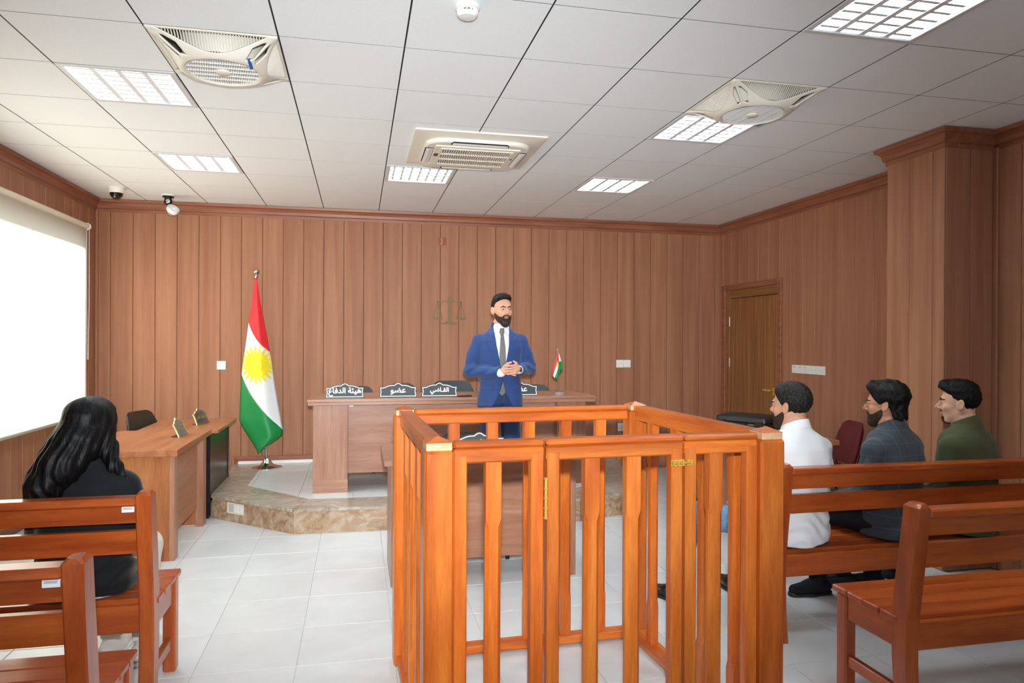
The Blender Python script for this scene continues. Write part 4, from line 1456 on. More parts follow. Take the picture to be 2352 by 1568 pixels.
dyf = lambda x, z: -0.012 - 0.25 * abs(x + 0.015) * 0.5 + 0.008 * math.sin(x * 70)
mini('red_band', MAT['fl_r'], [(-0.022, 0.415), (-0.020, 0.33), (-0.070, 0.185), (-0.083, 0.205)], dyf)
mini('white_band', MAT['fl_w'], [(-0.020, 0.34), (-0.016, 0.27), (-0.053, 0.163), (-0.070, 0.186)], dyf)
mini('green_band', MAT['fl_g'], [(-0.017, 0.275), (-0.012, 0.21), (-0.030, 0.155), (-0.053, 0.165)], dyf)
mini('yellow_spot', MAT['fl_y'], [(-0.030, 0.318), (-0.021, 0.318), (-0.020, 0.268), (-0.036, 0.262)], lambda x, z: dyf(x, z) - 0.002)
mini('white_fold', MAT['fl_w'], [(-0.018, 0.41), (-0.006, 0.385), (0.016, 0.325), (-0.012, 0.325)], dyf)
mini('green_fold', MAT['fl_g'], [(-0.012, 0.325), (0.016, 0.325), (0.034, 0.265), (-0.008, 0.20)], dyf)

# ------------------------------------------------------------------ things on the walls
MAT['gold_plate'] = plain('aged_brass_plate', '#6b5328', 0.45, metal=0.3, noise=0.25, nscale=8)
em = thing('scales_emblem', 'flat brass scales of justice emblem on the back wall', 'emblem', (1.026, YB - 0.012, 1.74))
E_T = 0.006


def eplate(name, polys):
    b = MB()
    for p in polys:
        b.prism(p, -E_T, 0.0, 'y')
    return b.obj(name, MAT['gold_plate'], em)


col = [(-0.018, 0.045), (0.018, 0.045), (0.014, 0.06), (0.017, 0.075), (0.012, 0.09), (0.014, 0.14), (0.018, 0.15), (0.012, 0.16), (0.014, 0.21), (0.019, 0.225), (0.019, 0.25), (0.012, 0.262), (0.02, 0.285), (0.018, 0.3), (0.005, 0.322), (0, 0.332),
       (-0.005, 0.322), (-0.018, 0.3), (-0.02, 0.285), (-0.012, 0.262), (-0.019, 0.25), (-0.019, 0.225), (-0.014, 0.21), (-0.012, 0.16), (-0.018, 0.15), (-0.014, 0.14), (-0.012, 0.09), (-0.017, 0.075), (-0.014, 0.06)]
eplate('column', [col])
eplate('foot', [[(-0.11, 0.0), (0.11, 0.0), (0.112, 0.016), (0.06, 0.018), (0.02, 0.045), (-0.02, 0.045), (-0.06, 0.018), (-0.112, 0.016)]])
for s in (-1, 1):
    up = [(s * x, z) for x, z in ((0.015, 0.262), (0.04, 0.277), (0.065, 0.273), (0.09, 0.259), (0.115, 0.257), (0.130, 0.262))]
    lo = [(s * x, z) for x, z in ((0.130, 0.250), (0.112, 0.245), (0.09, 0.246), (0.065, 0.259), (0.04, 0.262), (0.015, 0.246))]
    eplate('beam_arm', [up + lo, arc(s * 0.135, 0.258, 0.012, 0, 2 * PI * 11 / 12, 11)])
    def wire(a, b_):
        a, b_ = Vector(a), Vector(b_); d = (b_ - a).normalized(); n_ = Vector((-d.y, d.x)) * 0.0026
        return [tuple(a + n_), tuple(b_ + n_), tuple(b_ - n_), tuple(a - n_)]
    x = s * 0.135
    for q in (-0.05, 0.0, 0.05):
        eplate('pan_wire', [wire((x, 0.25), (x + q, 0.075))])
    eplate('pan', [[(x - 0.064, 0.076), (x - 0.05, 0.06), (x - 0.03, 0.052), (x + 0.03, 0.052), (x + 0.05, 0.06), (x + 0.064, 0.076)]])

pt = thing('wall_patch', 'small shiny brown patch high on back wall above scales emblem', 'patch', (0.941, YB - 0.012, 2.695))
MB().box(-0.047, 0.047, -0.003, 0, -0.046, 0.046, 0.001).obj('tape', plain('brown_film', '#8a4f30', 0.25, coat=0.4), pt)
MB().prism([(-0.016, 0.04), (-0.004, 0.042), (0.004, -0.01), (-0.012, -0.042), (-0.022, -0.042), (-0.006, -0.006)], -0.008, -0.003, 'y').obj('crease', plain('light_brown_film', '#c08a62', 0.25, coat=0.4), pt)
ch = tag(MB().prism([(-0.006, 0.05), (0.0, 0.058), (0.006, 0.02), (0.008, -0.03), (0.002, -0.055), (-0.006, -0.04), (-0.004, 0.0)], -0.0015, 0.0, 'y').obj('veneer_chip', plain('bare_wood_chip', '#a3572a', 0.6), None, (2.203, YB - 0.012, 1.64)), 'narrow orange chip in back wall veneer above the desk flag', 'veneer chip')


def wall_box(name, label, cat, loc, rz, mods, group):
    """mods: list of (x0,x1,z0,z1,kind)"""
    r_ = thing(name, label, cat, loc, rz, group)
    for (x0, x1, z0, z1, kd) in mods:
        pl = MB().box(x0, x1, -0.009, 0.0, z0, z1, 0.003).obj('faceplate', MAT['plastic_w'], r_)
        cx, cz = (x0 + x1) / 2, (z0 + z1) / 2
        w_, h_ = x1 - x0, z1 - z0
        if kd == 'rocker':
            MB().box(cx - w_ * 0.32, cx + w_ * 0.32, -0.0125, -0.008, cz - h_ * 0.32, cz + h_ * 0.32, 0.002).obj('rocker', MAT['plastic_w'], pl)
        elif kd == 'socket':
            for dx, dz, hw, hh in ((0, 0.16, 0.03, 0.07), (-0.17, -0.12, 0.055, 0.035), (0.17, -0.12, 0.055, 0.035)):
                MB().box(cx + dx * w_ - hw * w_, cx + dx * w_ + hw * w_, -0.0095, -0.0085, cz + dz * h_ - hh * h_, cz + dz * h_ + hh * h_).obj('pin_hole', MAT['black'], pl)
        elif kd == 'lines':
            for q in (0.28, 0.2):
                MB().box(cx - w_ * 0.3, cx + w_ * 0.3, -0.0096, -0.0088, cz + q * h_ - 0.001, cz + q * h_ + 0.001).obj('marking', MAT['print'], pl)
        elif kd == 'dots':
            for q in (-0.3, 0.3):
                MB().box(cx + q * w_ - 0.002, cx + q * w_ + 0.002, -0.0096, -0.0088, cz - 0.003, cz + 0.003).obj('screw', MAT['print'], pl)
    return r_


GW = 'white wall switches and sockets'
wall_box('light_switch', 'single white light switch on back wall left of the big flag', 'light switch', (-1.445, YB - 0.012, 1.275), 0, [(-0.046, 0.046, -0.046, 0.046, 'rocker')], GW)
wall_box('wall_socket', 'white socket and switch pair on back wall right of the desk flag', 'socket', (3.162, YB - 0.012, 1.28), 0, [(-0.093, -0.001, -0.047, 0.047, 'dots'), (0.001, 0.093, -0.046, 0.046, 'rocker')], GW)
wall_box('wall_socket', 'white three-pin socket low on back wall seen through the dock', 'socket', (3.132, YB - 0.012, 0.507), 0, [(-0.038, 0.038, -0.048, 0.048, 'socket')], GW)
wall_box('switch_row', 'long row of six white switch plates on right wall beside the door', 'light switch', (XR - 0.012, 6.295, 1.275), -PI / 2,
         [(-0.27 + 0.09 * q, -0.182 + 0.09 * q, -0.043, 0.043, 'lines' if q < 3 else 'dots') for q in range(6)], GW)
# recessed sockets in the dais riser
rv = Vector((-0.50, 5.86)) - Vector((-1.235, 6.53)); ra_ = math.atan2(rv.y, rv.x)
mid = Vector((-1.235, 6.53)) + rv * 0.30
fs_ = thing('riser_socket', 'white recessed floor socket box in the marble riser of the dais', 'socket', (mid.x, mid.y, 0.118), ra_, GW)
b = MB()
for (x0, x1, z0, z1) in ((-0.105, 0.105, 0.036, 0.046), (-0.105, 0.105, -0.046, -0.036), (-0.105, -0.085, -0.036, 0.036), (0.095, 0.105, -0.036, 0.036)):
    b.box(x0, x1, -0.003, 0.002, z0, z1, 0.001)
b.obj('surround', MAT['plastic'], fs_)
MB().box(-0.085, -0.02, -0.0015, 0.001, -0.036, 0.036).obj('blank_bay', MAT['grout'], fs_)
for q in (0.0, 1.0):
    MB().box(-0.018 + 0.057 * q, 0.036 + 0.057 * q, -0.0035, 0.001, -0.034, 0.034, 0.001).obj('module', MAT['plastic_w'], fs_)

# black carrying case on the right desk
cs = thing('carrying_case', 'closed black hard case lying on the right desk', 'case', (3.40, 5.66, 0.783), math.radians(-57))
b = MB()
b.loft([[(x, y, z) for x, y in rrect(-0.24 + e, 0.24 - e, -0.17 + e, 0.17 - e, 0.035, 4)] for z, e in ((0, 0.012), (0.008, 0.0), (0.066, 0.0), (0.070, 0.005))])
b.obj('lower_shell', MAT['black'], cs, smooth=0.6)
b = MB()
b.loft([[(x, y, z) for x, y in rrect(-0.24 + e, 0.24 - e, -0.17 + e, 0.17 - e, 0.035, 4)] for z, e in ((0.072, 0.005), (0.076, 0.0), (0.112, 0.004), (0.126, 0.03), (0.130, 0.07))])
b.obj('lid', MAT['leather'], cs, smooth=0.6)
for x in (-0.16, 0.16, 0.19):
    MB().box(x - 0.018, x + 0.018, -0.177, -0.168, 0.05, 0.092, 0.002).obj('latch', MAT['black'], cs)
MB().tube([(-0.07, -0.172, 0.06), (-0.065, -0.205, 0.058), (0.065, -0.205, 0.058), (0.07, -0.172, 0.06)], 0.008, 8).obj('handle', MAT['black'], cs)
MB().box(0.045, 0.13, -0.1725, -0.169, 0.05, 0.062).obj('silver_mark', MAT['steel'], cs)
# ------------------------------------------------------------------ smooth-blended solids for people
def solid(name, F, lo, hi, h, mat, parent, smooth_it=2, color=None):
    """polygonise the solid F<0 (surface nets, sampled finely only near its surface) into one mesh object"""
    K = 4
    lo = np.asarray(lo, float); hi = np.asarray(hi, float)
    n = np.array([int(math.ceil((hi[i] - lo[i]) / (h * K))) + 1 for i in range(3)])
    ax = [lo[i] + h * (K * np.arange(n[i]) + (K - 1) / 2) for i in range(3)]
    G = np.stack(np.meshgrid(*ax, indexing='ij'), -1).reshape(-1, 3)
    c = F(G)
    N3 = n * K + 2
    V = np.ones(N3, np.float32)
    V[1:-1, 1:-1, 1:-1] = np.where(np.repeat(np.repeat(np.repeat(c.reshape(n), K, 0), K, 1), K, 2) < 0, -1.0, 1.0)
    near = np.nonzero(np.abs(c) < h * K * 1.45)[0]
    off = np.stack(np.meshgrid(*[np.arange(K)] * 3, indexing='ij'), -1).reshape(-1, 3)
    bi = np.stack(np.unravel_index(near, n), -1)
    I = (bi[:, None, :] * K + off[None]).reshape(-1, 3)
    for s in range(0, len(I), 400000):
        J = I[s:s + 400000]
        V[J[:, 0] + 1, J[:, 1] + 1, J[:, 2] + 1] = F(lo + J * h)
    sy, sx = int(N3[2]), int(N3[1] * N3[2])
    Vf = V.ravel()
    # candidate cells: those whose low corner lies in or just before a near block
    off2 = np.stack(np.meshgrid(*[np.arange(-1, K)] * 3, indexing='ij'), -1).reshape(-1, 3)
    Cc = (bi[:, None, :] * K + off2[None] + 1).reshape(-1, 3)
    cid = np.unique(Cc[:, 0] * sx + Cc[:, 1] * sy + Cc[:, 2])
    corner = [0, 1, sy, sy + 1, sx, sx + 1, sx + sy, sx + sy + 1]
    sg = np.stack([Vf[cid + o] < 0 for o in corner], -1)
    m = sg.any(1) & ~sg.all(1)
    cid, sg = cid[m], sg[m]
    val = np.stack([Vf[cid + o] for o in corner], -1)
    CO = np.array([(i, j, k) for i in (0, 1) for j in (0, 1) for k in (0, 1)], float)
    acc = np.zeros((len(cid), 3)); cnt = np.zeros(len(cid))
    for p in range(8):
        for ax_ in (1, 2, 4):
            if p & ax_:
                continue
            q = p | ax_
            cr = sg[:, p] != sg[:, q]
            t = np.where(cr, val[:, p] / np.where(cr, val[:, p] - val[:, q], 1), 0)
            acc += np.where(cr[:, None], CO[p] + t[:, None] * (CO[q] - CO[p]), 0)
            cnt += cr
    base = np.stack([cid // sx, (cid % sx) // sy, cid % sy], -1) - 1
    P = (base + acc / cnt[:, None]) * h + lo
    quads = []
    st = (sx, sy, 1)
    for a in range(3):
        o1, o2 = [(1, 2), (2, 0), (0, 1)][a]
        e_ = sg[:, 0] != sg[:, (4, 2, 1)[a]]
        ids = cid[e_]
        q = np.stack([ids - st[o1] - st[o2], ids - st[o2], ids, ids - st[o1]], -1)
        w_ = np.searchsorted(cid, q)
        ok = (w_ < len(cid)).all(1)
        w_ = np.minimum(w_, len(cid) - 1)
        ok &= (cid[w_] == q).all(1)
        fl_ = sg[e_, 0]
        w_[~fl_] = w_[~fl_][:, ::-1]
        quads.append(w_[ok])
    Q = np.concatenate(quads)
    E = np.concatenate([Q[:, [0, 1]], Q[:, [1, 2]], Q[:, [2, 3]], Q[:, [3, 0]]])
    for _ in range(smooth_it):
        S_ = np.stack([np.bincount(E[:, 0], P[E[:, 1], k], len(P)) + np.bincount(E[:, 1], P[E[:, 0], k], len(P)) for k in range(3)], -1)
        N_ = np.bincount(E[:, 0], minlength=len(P)) + np.bincount(E[:, 1], minlength=len(P))
        P = P * 0.5 + 0.5 * S_ / np.maximum(N_, 1)[:, None]
    me = bpy.data.meshes.new(name)
    me.vertices.add(len(P)); me.vertices.foreach_set('co', P.astype(np.float32).ravel())
    me.loops.add(Q.size); me.loops.foreach_set('vertex_index', Q.astype(np.int32).ravel())
    me.polygons.add(len(Q)); me.polygons.foreach_set('loop_start', np.arange(0, Q.size, 4, dtype=np.int32))
    me.update(calc_edges=True)
    me.polygons.foreach_set('use_smooth', np.ones(len(Q), bool))
    me.materials.append(mat)
    if color is not None:
        at_ = me.color_attributes.new('Col', 'FLOAT_COLOR', 'POINT')
        cc = np.ones((len(P), 4), np.float32); cc[:, :3] = color(P)
        at_.data.foreach_set('color', cc.ravel())
    me.update()
    return link(name, me, parent)


def A3(*p):
    return np.array(p, float)


def ell(P, c, r):
    q = (P - A3(*c)) / A3(*r)
    k0 = np.sqrt((q * q).sum(1)); k1 = np.sqrt(((q / A3(*r)) ** 2).sum(1))
    return k0 * (k0 - 1) / np.maximum(k1, 1e-6)


def cap(P, a, b, ra, rb=None):
    a, b = A3(*a), A3(*b)
    rb = ra if rb is None else rb
    d = b - a
    t = np.clip(((P - a) @ d) / max(d @ d, 1e-9), 0, 1)
    return np.sqrt((((P - a) - t[:, None] * d) ** 2).sum(1)) - (ra + (rb - ra) * t)


def chain(P, pts, rs, k=0.012):
    d = None
    for i in range(len(pts) - 1):
        q = cap(P, pts[i], pts[i + 1], rs[i], rs[i + 1])
        d = q if d is None else smin(d, q, k)
    return d


def smin(a, b, k):
    h_ = np.clip(0.5 + 0.5 * (b - a) / k, 0, 1)
    return b + (a - b) * h_ - k * h_ * (1 - h_)


def smax(a, b, k):
    return -smin(-a, -b, k)


def stack(P, tab):
    """body of elliptical cross sections: rows (z, half width, half depth, centre y, centre x)"""
    tab = sorted(tab)
    z = [t[0] for t in tab]
    a = np.interp(P[:, 2], z, [t[1] for t in tab]); b = np.interp(P[:, 2], z, [t[2] for t in tab])
    cy = np.interp(P[:, 2], z, [t[3] for t in tab]); cx = np.interp(P[:, 2], z, [t[4] if len(t) > 4 else 0 for t in tab])
    x, y = P[:, 0] - cx, P[:, 1] - cy
    # slightly squared section
    q = (np.abs(x / a) ** 2.4 + np.abs(y / b) ** 2.4) ** (1 / 2.4)
    d = (q - 1) * np.minimum(a, b)
    return np.maximum(d, np.maximum(z[0] - P[:, 2], P[:, 2] - z[-1]))


def wob(P, f, seed=0.0):
    """cheap smooth pseudo-noise in about -1..1"""
    x, y, z = P[:, 0] * f, P[:, 1] * f, P[:, 2] * f
    return (np.sin(x * 1.7 + 1.3 * np.sin(y * 1.1 + seed) + seed) + np.sin(y * 1.9 + 1.2 * np.sin(z * 1.3 + seed * 2)) + np.sin(z * 1.6 + 1.4 * np.sin(x * 1.2 + seed * 3))) / 3


class Head:
    """head frame: x to the person's right-hand side of the model, y forward, z up, origin mid-head"""

    def __init__(self, loc, yaw, pitch=0.0, roll=0.0, s=1.0, nose=1.0, jaw=1.0):
        """yaw: heading of the face in the thing's frame, 0 looks along +y, positive turns towards -x"""
        self.R = np.array((Matrix.Rotation(yaw, 3, 'Z') @ Matrix.Rotation(pitch, 3, 'X') @ Matrix.Rotation(roll, 3, 'Y')))
        self.c = A3(*loc); self.s = s; self.nose = nose; self.jaw = jaw

    def loc(self, P):
        return ((P - self.c) @ self.R) / self.s

    def world(self, p):
        return tuple(self.c + self.R @ (A3(*p) * self.s))

    def skull(self, P):
        j = self.jaw
        d = ell(P, (0, -0.014, 0.036), (0.076, 0.097, 0.086))
        d = smin(d, ell(P, (0, 0.028, -0.03), (0.063 * j, 0.064, 0.086)), 0.03)
        for s in (-1, 1):
            d = smin(d, cap(P, (s * 0.052 * j, -0.004, -0.052), (s * 0.022 * j, 0.058, -0.100), 0.019, 0.016), 0.022)
        d = smin(d, ell(P, (0, 0.062, -0.100), (0.026 * j, 0.022, 0.018)), 0.02)
        return d

    def face(self, P):
        d = self.skull(P)
        n = self.nose
        d = smin(d, cap(P, (-0.033, 0.080, 0.020), (0.033, 0.080, 0.020), 0.010), 0.018)
        for s in (-1, 1):
            e = ell(P, (s * 0.031, 0.102, 0.003), (0.021, 0.017, 0.0135))
            d = smax(d, -e, 0.012)
            d = smin(d, ell(P, (s * 0.031, 0.0765, 0.002), (0.0165, 0.0128, 0.0128)), 0.003)
            d = smax(d, -ell(P, (s * 0.031, 0.092, 0.001), (0.0135, 0.010, 0.0048)), 0.002)
            d = smin(d, ell(P, (s * 0.040, 0.058, -0.026), (0.022, 0.022, 0.020)), 0.016)
        d = smin(d, cap(P, (0, 0.086, 0.014), (0, 0.088 + 0.024 * n, -0.026), 0.0065, 0.0105), 0.010)
        for s in (-1, 1):
            d = smin(d, ell(P, (s * 0.0125, 0.094 + 0.004 * n, -0.032), (0.008, 0.010, 0.0075)), 0.006)
        d = smin(d, ell(P, (0, 0.0905, -0.0575), (0.022, 0.0085, 0.0062)), 0.004)
        d = smin(d, ell(P, (0, 0.0895, -0.0690), (0.019, 0.0085, 0.0070)), 0.004)
        d = smax(d, -ell(P, (0, 0.101, -0.0632), (0.021, 0.006, 0.0013)), 0.003)
        return d

    def ears(self, P):
        d = None
        for s in (-1, 1):
            Q = P - A3(s * 0.080, -0.010, -0.010)
            a = -0.22
            Q = np.stack([Q[:, 0] - s * 0.25 * (-Q[:, 1]), Q[:, 1] * math.cos(a) - Q[:, 2] * math.sin(a), Q[:, 1] * math.sin(a) + Q[:, 2] * math.cos(a)], -1)
            e = ell(Q, (0, 0, 0), (0.010, 0.0195, 0.033))
            e = smax(e, -ell(Q, (s * 0.010, 0.002, 0.004), (0.007, 0.0115, 0.020)), 0.006)
            d = e if d is None else np.minimum(d, e)
        return d

    def skin(self, P):
        P = self.loc(P)
        d = smin(self.face(P), self.ears(P), 0.008)
        d = smin(d, cap(P, (0, -0.028, -0.05), (0, -0.034, -0.19), 0.050, 0.053), 0.02)
        return d * self.s

    def box(self, m=0.16):
        return self.c - m * self.s, self.c + m * self.s

    # colours of the skin: lips redder
    def tint(self, base, lip, blush=None):
        base, lip = np.array(base[:3]), np.array(lip[:3])

        def f(P):
            L_ = self.loc(P)
            q = np.sqrt((L_[:, 0] / 0.022) ** 2 + ((L_[:, 2] + 0.063) / 0.0125) ** 2)
            m = np.clip(1.5 - q * 1.3, 0, 1) * (L_[:, 1] > 0.06)
            e = np.sqrt(((np.abs(L_[:, 0]) - 0.031) / 0.022) ** 2 + ((L_[:, 2] - 0.002) / 0.015) ** 2)
            m2 = np.clip(1.4 - e, 0, 1) * 0.35 * (L_[:, 1] > 0.05)
            c = base[None] * (1 - m[:, None]) + lip[None] * m[:, None]
            return c * (1 - m2[:, None] * np.array([0.35, 0.45, 0.45])[None])
        return f


def skin_mat(name):
    m, t, b = newmat(name)
    a = t.nodes.new('ShaderNodeVertexColor'); a.layer_name = 'Col'
    n = t.nodes.new('ShaderNodeTexNoise'); n.inputs['Scale'].default_value = 60
    tc = t.nodes.new('ShaderNodeTexCoord'); t.links.new(tc.outputs['Object'], n.inputs['Vector'])
    mr = t.nodes.new('ShaderNodeMapRange'); mr.inputs[3].default_value = 0.94; mr.inputs[4].default_value = 1.05
    t.links.new(n.outputs['Fac'], mr.inputs[0])
    mx = t.nodes.new('ShaderNodeMixRGB'); mx.blend_type = 'MULTIPLY'; mx.inputs[0].default_value = 1
    t.links.new(a.outputs['Color'], mx.inputs[1]); t.links.new(mr.outputs[0], mx.inputs[2])
    t.links.new(mx.outputs[0], b.inputs['Base Color'])
    b.inputs['Roughness'].default_value = 0.5
    b.inputs['Specular IOR Level'].default_value = 0.35
    b.inputs['Subsurface Weight'].default_value = 0.08
    b.inputs['Subsurface Radius'].default_value = (0.02, 0.008, 0.004)
    return m


def hair_mat(name, col, grey=None, rough=0.55, sc=(260, 260, 26), amt=0.35):
    m, t, b = newmat(name)
    N, L = t.nodes, t.links
    tc = N.new('ShaderNodeTexCoord'); mp = N.new('ShaderNodeMapping'); mp.inputs['Scale'].default_value = sc
    n = N.new('ShaderNodeTexNoise'); n.inputs['Scale'].default_value = 1.0; n.inputs['Detail'].default_value = 3
    L.new(tc.outputs['Object'], mp.inputs[0]); L.new(mp.outputs[0], n.inputs['Vector'])
    r = N.new('ShaderNodeValToRGB')
    c = srgb(col); g = srgb(grey) if grey else tuple(x * 2.2 for x in c[:3]) + (1,)
    r.color_ramp.elements[0].position = 0.40; r.color_ramp.elements[0].color = tuple(x * 0.5 for x in c[:3]) + (1,)
    r.color_ramp.elements[1].position = 0.78; r.color_ramp.elements[1].color = g
    e = r.color_ramp.elements.new(0.55); e.color = c
    L.new(n.outputs['Fac'], r.inputs[0]); L.new(r.outputs[0], b.inputs['Base Color'])
    bp = N.new('ShaderNodeBump'); bp.inputs['Strength'].default_value = amt; bp.inputs['Distance'].default_value = 0.006
    L.new(n.outputs['Fac'], bp.inputs['Height']); L.new(bp.outputs[0], b.inputs['Normal'])
    b.inputs['Roughness'].default_value = rough
    b.inputs['Specular IOR Level'].default_value = 0.22
    return m


def cloth(name, col, rough=0.75, noise=0.06, ns=220, bump=0.06, sheen=0.0, checks=None):
    m = plain(name, col, rough, noise=noise, nscale=ns, bump=bump, spec=0.25)
    b = m.node_tree.nodes['Principled BSDF']
    b.inputs['Sheen Weight'].default_value = sheen
    if checks:
        t = m.node_tree
        tc = t.nodes.new('ShaderNodeTexCoord')
        prev = b.inputs['Base Color'].links[0].from_socket
        for ax, sc_ in ((0, checks), (2, checks)):
            sp = t.nodes.new('ShaderNodeSeparateXYZ'); t.links.new(tc.outputs['Object'], sp.inputs[0])
            mm = t.nodes.new('ShaderNodeMath'); mm.operation = 'MULTIPLY'; mm.inputs[1].default_value = sc_
            t.links.new(sp.outputs[ax], mm.inputs[0])
            fr_ = t.nodes.new('ShaderNodeMath'); fr_.operation = 'FRACT'; t.links.new(mm.outputs[0], fr_.inputs[0])
            lt_ = t.nodes.new('ShaderNodeMath'); lt_.operation = 'LESS_THAN'; lt_.inputs[1].default_value = 0.07; t.links.new(fr_.outputs[0], lt_.inputs[0])
            mu = t.nodes.new('ShaderNodeMath'); mu.operation = 'MULTIPLY'; mu.inputs[1].default_value = 0.16; t.links.new(lt_.outputs[0], mu.inputs[0])
            mx = t.nodes.new('ShaderNodeMixRGB'); mx.inputs[2].default_value = srgb('#7d868d')
            t.links.new(mu.outputs[0], mx.inputs[0]); t.links.new(prev, mx.inputs[1])
            prev = mx.outputs[0]
        t.links.new(prev, b.inputs['Base Color'])
    return m


MAT['skin'] = skin_mat('skin')
MAT['eye_w'] = plain('eye_white', '#d9d4ce', 0.25)
MAT['eye_i'] = plain('eye_iris', '#2a1810', 0.15)
SKIN, LIP = srgb('#d8a489'), srgb('#b56c63')


def eyes(H, parent, gaze=0.0):
    for s in (-1, 1):
        c = H.world((s * 0.031, 0.0762, 0.002))
        m = MB()
        m.lathe([(0.0125 * math.sin(PI * q / 10), -0.0125 * math.cos(PI * q / 10)) for q in range(11)], 16)
        o = m.obj('eye', MAT['eye_w'], parent, c, smooth=1.0)
        i = MB()
        i.lathe([(0.0129 * math.sin(0.5 * q / 4), 0.0129 * math.cos(0.5 * q / 4)) for q in range(5)], 14, cap=False)
        io = i.obj('iris', MAT['eye_i'], o, smooth=1.0)
        d = H.R @ A3(math.sin(gaze), math.cos(gaze), -0.02)
        io.rotation_euler = Vector(d).to_track_quat('Z', 'Y').to_euler()


def brows(H, mat, parent, h=0.0025, thick=0.0042):
    def F(P, side=1):
        L_ = H.loc(P)
        d = None
        for s in (side,):
            Q = L_ * A3(1, 0, 1)
            q = chain(Q, [(s * 0.011, 0, 0.0195), (s * 0.030, 0, 0.0255), (s * 0.048, 0, 0.0195)], [thick * 0.9, thick, thick * 0.5], 0.004)
            d = q if d is None else np.minimum(d, q)
        d = np.maximum(d, H.face(L_) - 0.0032)
        d = np.maximum(d, 0.045 - L_[:, 1])
        return d * H.s
    for s in (-1, 1):
        solid('eyebrow', lambda P, s=s: F(P, s), H.c - 0.13, H.c + 0.13, h, mat, parent, 1)


def beard(H, mat, parent, h=0.003, thick=0.008, full=1.0, low=0.0):
    def F(P):
        L_ = H.loc(P)
        x, y, z = L_[:, 0], L_[:, 1], L_[:, 2]
        sk = H.skull(L_)
        sk = smin(sk, ell(L_, (0, 0.080, -0.062), (0.026, 0.013, 0.020)), 0.012)
        sk = smin(sk, ell(L_, (0, 0.066, -0.108 - low), (0.026, 0.024, 0.022)), 0.02)
        d = sk - thick * (1 + 0.25 * wob(L_, 150))
        top = -0.020 - 0.62 * np.clip(y, 0, 0.06) - 0.10 * np.clip(y - 0.06, 0, 0.05)
        top = np.where((np.abs(x) < 0.029) & (y > 0.068), -0.0440 - 0.35 * np.clip(np.abs(x) - 0.012, 0, 1), top)
        d = smax(d, z - top, 0.004)
        d = smax(d, 0.004 - y + np.clip(-z - 0.06, 0, 1) * 0.35, 0.006)
        d = smax(d, -ell(L_, (0, 0.098, -0.0645), (0.0245, 0.024, 0.0112)), 0.003)
        return d * H.s
    return solid('beard', F, H.c - 0.17 * H.s, H.c + 0.15 * H.s, h, mat, parent, 1)


# ------------------------------------------------------------------ hands
def finger_chain(P, root, d, up, lens, bend, r):
    """three-link finger from root along d, curling towards -up"""
    p = A3(*root); d = A3(*d) / np.linalg.norm(d); up = A3(*up) / np.linalg.norm(up)
    pts, rs = [tuple(p)], [r]
    ang = 0.0
    for k in range(3):
        ang += bend[k]
        v = d * math.cos(ang) - up * math.sin(ang)
        p = p + v * lens[k]
        pts.append(tuple(p)); rs.append(r * (0.94 - 0.10 * k))
    return chain(P, pts, rs, 0.004)


# ================================================================== the standing man
MAT['suit'] = cloth('blue_suit', '#2a4478', 0.7, 0.10, 420, 0.05, 0.15)
MAT['suit_dark'] = cloth('blue_trouser', '#24365e', 0.72, 0.08, 420, 0.05, 0.1)
MAT['shirt_w'] = cloth('white_shirt', '#eef0f2', 0.7, 0.02, 200, 0.03)
MAT['tie'] = plain('grey_paisley_tie', '#77756f', 0.55, noise=0.55, nscale=110)
MAT['hair_m'] = hair_mat('dark_brown_hair', '#15110f', '#4a443f')
MAT['beard_m'] = hair_mat('greying_beard', '#33271e', '#7c7268', 0.65, (300, 300, 90))
man = thing('person', 'man in blue suit and grey tie standing with hands clasped', 'person', (1.228, 6.10, ZD))
Hm = Head((0.006, -0.035, 1.630), PI + 0.24, -0.04, 0.03, 1.06, 1.0, 1.0)
TOR = [(0.86, 0.170, 0.120, 0.0), (0.95, 0.168, 0.118, -0.004), (1.05, 0.168, 0.118, -0.008), (1.18, 0.182, 0.124, -0.008), (1.28, 0.192, 0.124, -0.002), (1.36, 0.196, 0.112, 0.008), (1.402, 0.182, 0.094, 0.014), (1.44, 0.115, 0.076, 0.018), (1.47, 0.082, 0.068, 0.016), (1.515, 0.070, 0.064, 0.008)]
ARM_L = [(-0.186, 0.012, 1.350), (-0.262, 0.030, 1.095), (-0.045, -0.195, 1.080)]     # picture left
ARM_R = [(0.186, 0.012, 1.350), (0.272, 0.030, 1.115), (0.125, -0.185, 1.105)]
HC_ = A3(0.050, -0.235, 1.108)


